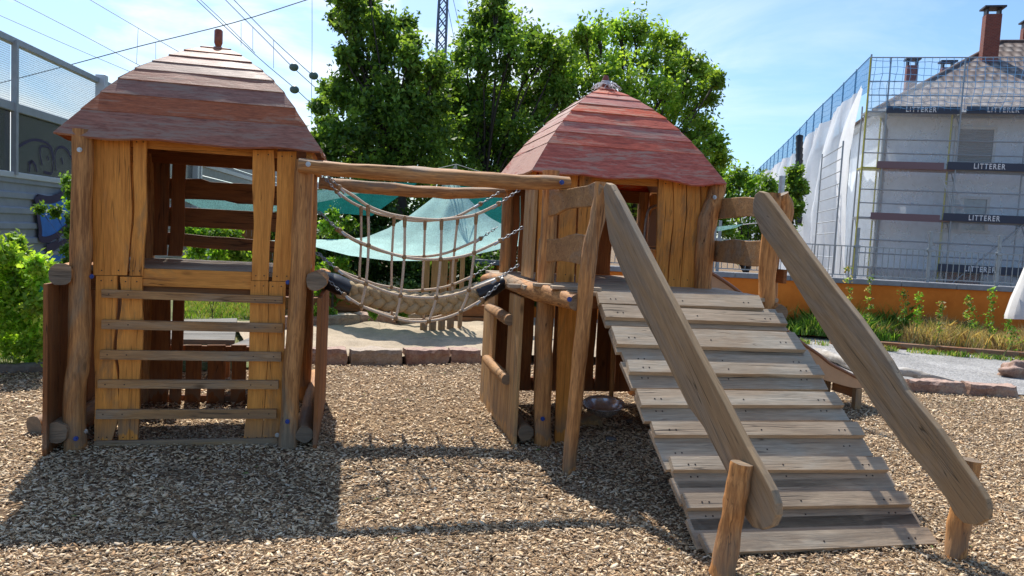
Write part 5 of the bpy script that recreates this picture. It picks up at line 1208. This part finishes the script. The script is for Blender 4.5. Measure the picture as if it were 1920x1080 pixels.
def tilemat():
    m, nt = newmat('weathered roof tiles'); N = NT(nt); tc = N.n('ShaderNodeTexCoord')
    dt = N.n('ShaderNodeVectorMath', operation='DOT_PRODUCT'); dt.inputs[1].default_value = h1; N.l(tc.outputs['Object'], dt.inputs[0])
    sx = N.n('ShaderNodeSeparateXYZ'); N.l(tc.outputs['Object'], sx.inputs[0])
    row = N.math('MULTIPLY', sx.outputs[2], 3.3); rf_ = N.math('FRACT', row); ri = N.math('FLOOR', row)
    col = N.math('ADD', N.math('MULTIPLY', dt.outputs['Value'], 2.7), N.math('MULTIPLY', ri, .5)); cf_ = N.math('FRACT', col)
    wave = N.math('SINE', N.math('MULTIPLY', cf_, math.pi))
    cb = N.n('ShaderNodeCombineXYZ'); N.l(N.math('FLOOR', col), cb.inputs[0]); N.l(ri, cb.inputs[1]); wn = N.n('ShaderNodeTexWhiteNoise'); N.l(cb.outputs[0], wn.inputs['Vector'])
    lit = N.math('MULTIPLY', N.math('SUBTRACT', 1.15, rf_), wave)
    c = N.ramp(lit, [(.10, (.05,.035,.03)), (.45, (.15,.115,.095)), (.9, (.34,.29,.25))])  # tile rounding and shade under the laps painted into the colour
    c = N.mix(N.math('MULTIPLY', wn.outputs['Value'], .45), c, (.20,.12,.085))
    N.out(N.bsdf(c, .8, lit, .9, .05)); return m
TILE = tilemat(); RED = tilemat and None
# hipped roof: left hip runs from the eaves corner up to the ridge
pk = HP(1876,80,6.5); ka, kb_, kz = hc(pk)
e0 = hp(a_left-.45, .75, ZE+.15); e1_ = hp(a_left+17, .75, ZE+.15); r0 = hp(ka, kb_, kz); r1_ = hp(ka+9, kb_, kz); e2_ = hp(a_left-.45, 17.5, ZE+.15); e3_ = hp(a_left+17,17.5,ZE+.15)
mb = MB(); mb.add([e0, e1_, r1_, r0, e2_, e3_], [[0,1,2,3],[0,3,4],[3,2,5,4],[1,5,2]]); rfh = mb.build('roof', TILE, BD, solid=.12)
mb = MB(); mb.tube([e0, r0], .13, 8); mb.tube([r0, r1_], .13, 8); mb.build('ridge_tiles', plain('dark ridge tile', (.10,.06,.045), .8, 0, 6, .4), rfh)
def brickmat():
    m, nt = newmat('chimney brick'); N = NT(nt); tc = N.n('ShaderNodeTexCoord'); mp = N.n('ShaderNodeMapping'); mp.inputs['Rotation'].default_value = (R(90),0,R(10)); N.l(tc.outputs['Object'], mp.inputs['Vector'])
    b = N.n('ShaderNodeTexBrick'); b.inputs['Scale'].default_value = 4.2; b.inputs['Color1'].default_value = (.26,.065,.04,1); b.inputs['Color2'].default_value = (.19,.045,.03,1); b.inputs['Mortar'].default_value = (.20,.14,.12,1); b.inputs['Mortar Size'].default_value = .018
    N.l(mp.outputs[0], b.inputs['Vector']); N.out(N.bsdf(b.outputs['Color'], .85)); return m
BR = brickmat(); DK = plain('dark sheet metal', (.05,.045,.05), .5, .5)
for x0, x1, y0, y1, off in ((1842,1872,26,106,4.6), (1698,1719,122,162,7.0), (1765,1788,126,150,9), (1914,1936,52,110,9)):
    A, B = HP(x0,y1,off), HP(x1,y1,off); T = HP(x0,y0,off); a0 = hc(A)[0]; a1_ = hc(B)[0]; w = (a1_-a0)/2; zt = T.z; zb0 = A.z-1.8
    mb = MB(); mb.box(hp((a0+a1_)/2, off+w*.7, (zt+zb0)/2), h1*w, h2*w*.7, (0,0,(zt-zb0)/2)); ch = mb.build('chimney', BR, rfh)
    mb = MB(); mb.box(hp((a0+a1_)/2, off+w*.7, zt+.28), h1*w*1.35, h2*w*1.1, (.0,0,.035)); 
    for sx in (-.8,.8): mb.box(hp((a0+a1_)/2+sx*w, off+w*.7, zt+.12), h1*.04, h2*w*.6, (0,0,.13))
    mb.build('chimney_cap', DK, ch)
def window(x0, x1, y0, y1, kind):
    a = hc(HP(x0,y1,1.2)); b = hc(HP(x1,y0,1.2)); z0, z1 = a[2], b[2]; A0, A1 = a[0], b[0]
    mb = MB(); 
    for q0, q1, w0, w1 in ((A0-.06,A0+.04,z0,z1),(A1-.04,A1+.06,z0,z1)): mb.box(hp((q0+q1)/2,1.2,(w0+w1)/2), h1*(q1-q0)/2, h2*.06, (0,0,(w1-w0)/2))
    mb.box(hp((A0+A1)/2,1.2,z0-.04), h1*((A1-A0)/2+.12), h2*.12, (0,0,.05)); mb.box(hp((A0+A1)/2,1.2,z1+.02), h1*((A1-A0)/2+.06), h2*.06, (0,0,.05))
    if kind == 'glass': mb.box(hp(A0+(A1-A0)*.36,1.2,(z0+z1)/2), h1*.05, h2*.05, (0,0,(z1-z0)/2))
    w = mb.build('window', plain('white window frame', (.66,.66,.64), .5), BD)
    mb = MB()
    if kind == 'shutter':
        n = int((z1-z0)/.085)
        for i in range(n): mb.box(hp((A0+A1)/2,1.19,z0+(i+.5)*(z1-z0)/n), h1*((A1-A0)/2-.05), h2*.02, (0,0,(z1-z0)/n*.42))
        mb.build('shutter', plain('grey roller shutter', (.30,.29,.27), .6), w)
    elif kind == 'glass': mb.box(hp((A0+A1)/2,1.23,(z0+z1)/2), h1*((A1-A0)/2-.04), h2*.01, (0,0,(z1-z0)/2-.02)); mb.build('pane', plain('curtained glass', (.42,.46,.48), .1, 0, 3, .2), w)
    else: mb.box(hp((A0+A1)/2,1.23,(z0+z1)/2), h1*((A1-A0)/2-.04), h2*.01, (0,0,(z1-z0)/2-.02)); mb.build('pane', plain('dark basement glass', (.08,.09,.10), .15), w)
window(1791,1865,304,243,'x') if False else window(1791,1865,243,304,'shutter') if False else None
window(1791,1865,241,303,'shutter') if False else None
def win(x0,x1,ytop,ybot,kind): window(x0,x1,ytop,ybot,kind)
win(1790,1866,242,304,'shutter'); win(1772,1853,373,430,'glass'); win(1764,1842,498,535,'dark')
# side wing behind the wrapped scaffold, seen only as a silhouette between net folds
mb = MB(); mb.tube([hp(a_left+.12,1.17,.5), hp(a_left+.12,1.17,ZE-.5), hp(a_left-.1,.9,ZE-.1)], .06, 8); mb.build('downpipe', plain('grey downpipe', (.25,.26,.28), .5), BD)

# ---- scaffold
SC = thing('scaffold', hp(4,.3,0), 'steel scaffold with plank decks and toe-board banners wrapping the house', 'scaffold')
SST = plain('scaffold steel', (.36,.38,.40), .5, .6); YEL = plain('yellow scaffold tube', (.55,.50,.08), .5)
def pole(a, b, z0, z1, mat=SST, r=.03, name='standard'): mb = MB(); mb.tube([hp(a,b,z0), hp(a,b,z1)], r, 7); mb.build(name, mat, SC)
zdeck = [HP(1800,y,0).z for y in (209,317,413,509)]
ztop = HP(1800,108,0).z
aS = [hc(HP(x,y,0))[0] for x, y in ((1633,107),(1671,109),(1811,109))]
step = aS[2]-aS[1]; std = [aS[0], aS[1], aS[2], aS[2]+step, aS[2]+2*step]
for k, a in enumerate(std):
    pole(a, 0, 0, ztop, YEL if k == 0 else SST)
    pole(a+.05, .95, 0, zdeck[0]+.3, YEL if k == 1 else SST)
yl = hc(HP(1783,233,.4))[0]; pole(yl, .35, zdeck[3]-1, zdeck[0], YEL)
for z in [zdeck[0]+q for q in (.55,1.05)]+[ztop]+[zd+q for zd in zdeck[1:] for q in (.5,1.0)]:
    mb = MB(); mb.tube([hp(aS[0],-.02,z), hp(std[-1],-.02,z)], .022, 6); mb.build('ledger', SST, SC)
for zi, z in enumerate(zdeck):
    for k, (a, b) in enumerate(zip(std[1:], std[2:])):
        mb = MB(); mb.box(hp((a+b)/2, .45, z-.04), h1*((b-a)/2-.02), h2*.42, (0,0,.03)); mb.build('deck', plain('scaffold deck', (.30,.20,.19) if k == 0 and zi in (1,2) else (.30,.31,.32), .7), SC) if (zi, k) else None
    mb = MB(); mb.box(hp((std[0]+std[1])/2, .45, z-.04), h1*((std[1]-std[0])/2-.02), h2*.42, (0,0,.03)); mb.build('deck', YEL if zi == 1 else SST, SC)
BAN = plain('dark blue-grey banner', (.045,.055,.085), .6); BAN2 = plain('dull red toe board', (.22,.14,.15), .7); TXT = plain('white banner lettering', (.80,.80,.80), .6)
def banner(x0, x1, yc, h, texts, mat=BAN):
    a = hc(HP(x0,yc,-.05))[0]; b = hc(HP(x1,yc,-.05))[0]; z = HP(min(x1,1900),yc,-.05).z
    mb = MB(); mb.box(hp((a+b)/2, -.05, z), h1*(b-a)/2, h2*.012, (0,0,h/2)); o = mb.build('toe_board', mat, SC)
    for tx in texts:
        cu = bpy.data.curves.new('lettering', 'FONT'); cu.body = 'LITTERER'; cu.size = h*.95; cu.align_x = 'CENTER'; cu.align_y = 'CENTER'; cu.space_character = 1.25; cu.offset = .006
        to = bpy.data.objects.new('tmp', cu); COL.objects.link(to); bpy.context.view_layer.update()
        me = bpy.data.meshes.new_from_object(to); bpy.data.objects.remove(to)
        at = hc(HP(tx, yc, -.07)); c = hp(at[0], -.072, z)
        xs = [v.co.x for v in me.vertices]; cur = max(xs)-min(xs); want = 1.02; sx = want/cur
        for v in me.vertices: v.co = (c-BASE[o])+h1*v.co.x*sx+Vector((0,0,1))*v.co.y
        me.materials.clear(); me.materials.append(TXT); link('lettering', me, o)
banner(1662,1800,207,.26,(1727,)); banner(1812,2100,207,.26,(1881,)); banner(1776,2100,314,.28,(1855,)); banner(1768,2100,412,.28,(1845,)); banner(1758,2100,509,.28,(1837,))
banner(1644,1770,312,.26,(), BAN2); banner(1632,1762,410,.26,(), BAN2)
mb = MB(); mb.tube([hp(std[2]+.1, .02, zdeck[3]-.6), hp(std[3]-.1, .02, zdeck[2]-.05)], .025, 6); mb.build('diagonal_brace', SST, SC)
for k, a in enumerate(std[:-1]):
    for z in zdeck: mb = MB(); mb.tube([hp(a, 0, z-.1), hp(a+.05, .95, z-.1)], .022, 5); mb.tube([hp(a,0,z-.55), hp(a+.03,.5,z-.1)], .018, 5); mb.build('bracket', SST, SC)
# ladder between two decks
LD = thing('ladder', HP(1800,408,.2), 'aluminium ladder leaning between two scaffold decks', 'ladder'); mb = MB()
a, b = HP(1776,332,.3), HP(1800,406,.3); sv = h1*.17
mb.bar(a-sv, b-sv, .05, .03, h2); mb.bar(a+sv, b+sv, .05, .03, h2)
mb.build('stile', STEEL, LD); mb = MB()
for k in range(1,9): p = a.lerp(b, k/9); mb.bar(p-sv, p+sv, .03, .03, h2)
mb.build('rung', STEEL, LD)
# nets
def netmat(name, col, dens, cell=None, mix=.5, axes=None):
    m, nt = newmat(name); N = NT(nt); tc = N.n('ShaderNodeTexCoord')
    d1 = N.n('ShaderNodeVectorMath', operation='DOT_PRODUCT'); d1.inputs[1].default_value = axes or h1; N.l(tc.outputs['Object'], d1.inputs[0]); sx = N.n('ShaderNodeSeparateXYZ'); N.l(tc.outputs['Object'], sx.inputs[0])
    wob = N.noise(tc.outputs['Object'], .9, 2, .5)
    if cell:
        w = .10
        g = []
        for v in (d1.outputs['Value'], sx.outputs[2]):
            g.append(N.math('LESS_THAN', N.math('FRACT', N.math('ADD', N.math('MULTIPLY', v, 1/cell), N.math('MULTIPLY', wob, 1.5))), w))
        fac = N.math('MULTIPLY', N.math('MAXIMUM', g[0], g[1]), dens, True); fac = N.math('MAXIMUM', fac, mix)
    else:
        f = N.noise(tc.outputs['Object'], 1.4, 5, .6, .4); fac = N.ramp(f, [(.3, (dens-mix,)*3), (.7, (min(1,dens+mix),)*3)])
    b = N.n('ShaderNodeBsdfDiffuse'); b.inputs[0].default_value = (*col,1); t2 = N.n('ShaderNodeBsdfTranslucent'); t2.inputs[0].default_value = (*col,1)
    ad = N.n('ShaderNodeMixShader'); ad.inputs[0].default_value = .5; N.l(b.outputs[0], ad.inputs[1]); N.l(t2.outputs[0], ad.inputs[2])
    tp = N.n('ShaderNodeBsdfTransparent'); mx = N.n('ShaderNodeMixShader'); N.l(fac, mx.inputs[0]); N.l(tp.outputs[0], mx.inputs[1]); N.l(ad.outputs[0], mx.inputs[2]); N.out(mx.outputs[0]); return m
WNET = netmat('white debris netting', (.95,.96,.97), .86, mix=.12); CNET = netmat('thin clear sheeting', (.93,.96,.98), .24, mix=.06)
BNET = netmat('blue side net front', (.12,.26,.46), .8, .24, .10); BNS = netmat('blue side net flank', (.06,.25,.52), .8, .24, .5, h2)
NT1 = thing('front_net', hp(5,-.15,0), 'thin clear dust sheet hanging over the street front of the scaffold', 'dust sheet')
mb = MB()
def fr(s, t):
    a = aS[0]+(std[-1]-aS[0])*s; z = zdeck[0]+1.05-(zdeck[0]+1.0)*t; return hp(a, .09-.05*math.sin(a*1.3)*t-.04*mnoise.noise(Vector((a*.8,z*.7,0))), z)
mb.sheet(fr, 50, 40); mb.build('sheet', CNET, NT1)
NT2 = thing('safety_net', hp(5,-.1,zdeck[0]), 'blue square-mesh safety net along the front scaffold top', 'safety net')
mb = MB(); mb.sheet(lambda s, t: hp(aS[0]+(std[-1]-aS[0])*s, -.12-.12*math.sin(math.pi*t)*abs(math.sin(s*9)), ztop-(ztop-zdeck[0])*t), 40, 12); mb.build('netting', BNET, NT2)
# flank: white wrapped scaffold running back from the corner
SS = thing('wrapped_scaffold', hp(0,10,0), 'long scaffold flank wrapped in white debris netting with hanging folds', 'scaffold')
Pt = [(1628,165),(1612,175),(1585,205),(1560,228),(1535,245),(1515,268),(1500,285),(1470,305),(1445,322),(1422,334),(1405,345)]
ptz = [hc(HS(x,y,-.3)) for x, y in Pt]
def flank(s, t):
    L = ptz[-1][1]; b = -.2+(L+.2)*s**1.25; z_top = lerpt([(q[1], q[2]) for q in ptz], b) if b > ptz[0][1] else ptz[0][2]
    z = z_top*(1-t); fold = 1.5*max(0, mnoise.noise(Vector((b*.62, z*.09+3, 2))))+.28*mnoise.noise(Vector((b*2.4, z*.22, 5)))+.05*mnoise.noise(Vector((b*7, z*.5, 1)))
    return hp(-.45-fold*(.35+.65*math.sin(math.pi*min(1,t*1.1)))-.35*math.sin(t*3)*max(0,1-b*.25), b, z)
mb = MB(); mb.sheet(flank, 220, 60); mb.build('white_netting', WNET, SS)
zt_s = HS(1610,127,-.3).z
fin = [(1629,108),(1612,125),(1560,178),(1530,207),(1500,240),(1460,280),(1420,318),(1405,333)]
fz = [hc(HS(x,y,-.3)) for x, y in fin]
def bl(s, t):
    L = ptz[-1][1]; b = ptz[0][1]+(L-ptz[0][1])*s**1.25; zt0 = lerpt([(q[1], q[2]) for q in ptz], b); z1 = lerpt([(q[1], q[2]) for q in fz], b)
    return hp(-.3-.1*math.sin(math.pi*t)*abs(math.sin(b*1.2)), b, z1+(zt0-.15-z1)*t)
mb = MB(); mb.sheet(bl, 80, 8); mb.build('blue_netting', BNS, SS)
b = .3; L = ptz[-1][1]
while b < L-.5:
    z1 = lerpt([(q[1], q[2]) for q in fz], max(b, fz[0][1])); mb = MB(); mb.tube([hp(-.27,b,0), hp(-.27,b,z1+.05)], .035, 6); mb.build('standard', SST, SS); b += 2.4
mb = MB(); mb.tube(smoothpts([hp(-.27,q[1],q[2]) for q in fz],2), .025, 6); mb.build('guard_tube', SST, SS)
mb = MB(); mb.box(hp(.9+4, L/2+.8, ZE/2-.2), h1*4, h2*(L/2), (0,0,ZE/2-.4)); mb.build('inner_wall', REND, SS) if False else None
CHT = thing('rubble_chute', HS(1500,255,-1.2), 'black rubble chute hung on the wrapped scaffold', 'chute'); mb = MB()
A = HS(1499,256,-1.2); B = HS(1497,420,-1.2)
for k in range(14):
    p, q = A.lerp(B, k/14), A.lerp(B, (k+1)/14); mb.tube([p, q], [.19,.15], 12)
mb.build('tube_sections', plain('black chute plastic', (.015,.015,.018), .5), CHT)
# stair tower (ladder frames) at the corner of the flank
TW = thing('stair_tower', HS(1545,500,-1.5), 'narrow scaffold stair frame standing in front of the white netting', 'stair tower')
ta = HS(1525,500,-1.6); tb = HS(1562,500,-1.6); cA, cB = hc(ta), hc(tb)
for q in (cA, cB): mb = MB(); mb.tube([hp(-1.6,q[1],0), hp(-1.6,q[1],HS(1540,290,-1.6).z)], .03, 6); mb.build('standard', SST, TW)
mb = MB(); z = .5; zt9 = HS(1540,290,-1.6).z
while z < zt9: mb.tube([hp(-1.6,cA[1],z), hp(-1.6,cB[1],z)], .018, 5); z += .42
mb.build('rung', SST, TW)
# far low building behind the trees to close the horizon
# ================================================================ WORLD AND SUN
sun_dir = Vector((-.2, 1.46, 2.06)).normalized()
sd_ = bpy.data.lights.new('sun', 'SUN'); sd_.energy = 6.0; sd_.angle = R(.5); sd_.color = (1,.95,.87)
so = bpy.data.objects.new('sun', sd_); COL.objects.link(so); so.rotation_euler = sun_dir.to_track_quat('Z','Y').to_euler(); so.location = (0,0,30)
w = bpy.data.worlds.new('World'); scene.world = w; w.use_nodes = True; nt = w.node_tree; nt.nodes.clear(); N = NT(nt)
sky = N.n('ShaderNodeTexSky'); sky.sky_type = 'NISHITA'; sky.sun_disc = False; sky.sun_elevation = math.asin(sun_dir.z); sky.sun_rotation = math.atan2(sun_dir.x, sun_dir.y)
sky.air_density = 1.0; sky.dust_density = 1.2; sky.ozone_density = 1.4
tc = N.n('ShaderNodeTexCoord'); mp = N.n('ShaderNodeMapping'); mp.inputs['Scale'].default_value = (1, 1, 3.2); mp.inputs['Rotation'].default_value = (0, R(-14), 0); N.l(tc.outputs['Generated'], mp.inputs['Vector'])
cf = N.noise(mp.outputs[0], 2.6, 8, .58, .6)
side = N.n('ShaderNodeVectorMath', operation='DOT_PRODUCT'); sdv = (D(450,190,1)-CO).normalized(); side.inputs[1].default_value = sdv; N.l(tc.outputs['Generated'], side.inputs[0])
near = N.ramp(side.outputs['Value'], [(.78, (.0,.0,.0)), (.97, (1,1,1))])
base_m = N.ramp(cf, [(.46, (0,0,0)), (.70, (1,1,1))])
cm = N.math('ADD', N.math('MULTIPLY', base_m, .24), N.math('MULTIPLY', near, N.math('ADD', N.math('MULTIPLY', base_m, .75), .10)), True)
skc = N.mix(cm, N.mix(1., sky.outputs[0], (.80,1.02,1.20), 'MULTIPLY'), (9.2,9.2,8.9))
bg = N.n('ShaderNodeBackground'); bg.inputs['Strength'].default_value = .155; N.l(skc, bg.inputs[0])
o = N.n('ShaderNodeOutputWorld'); N.l(bg.outputs[0], o.inputs[0])
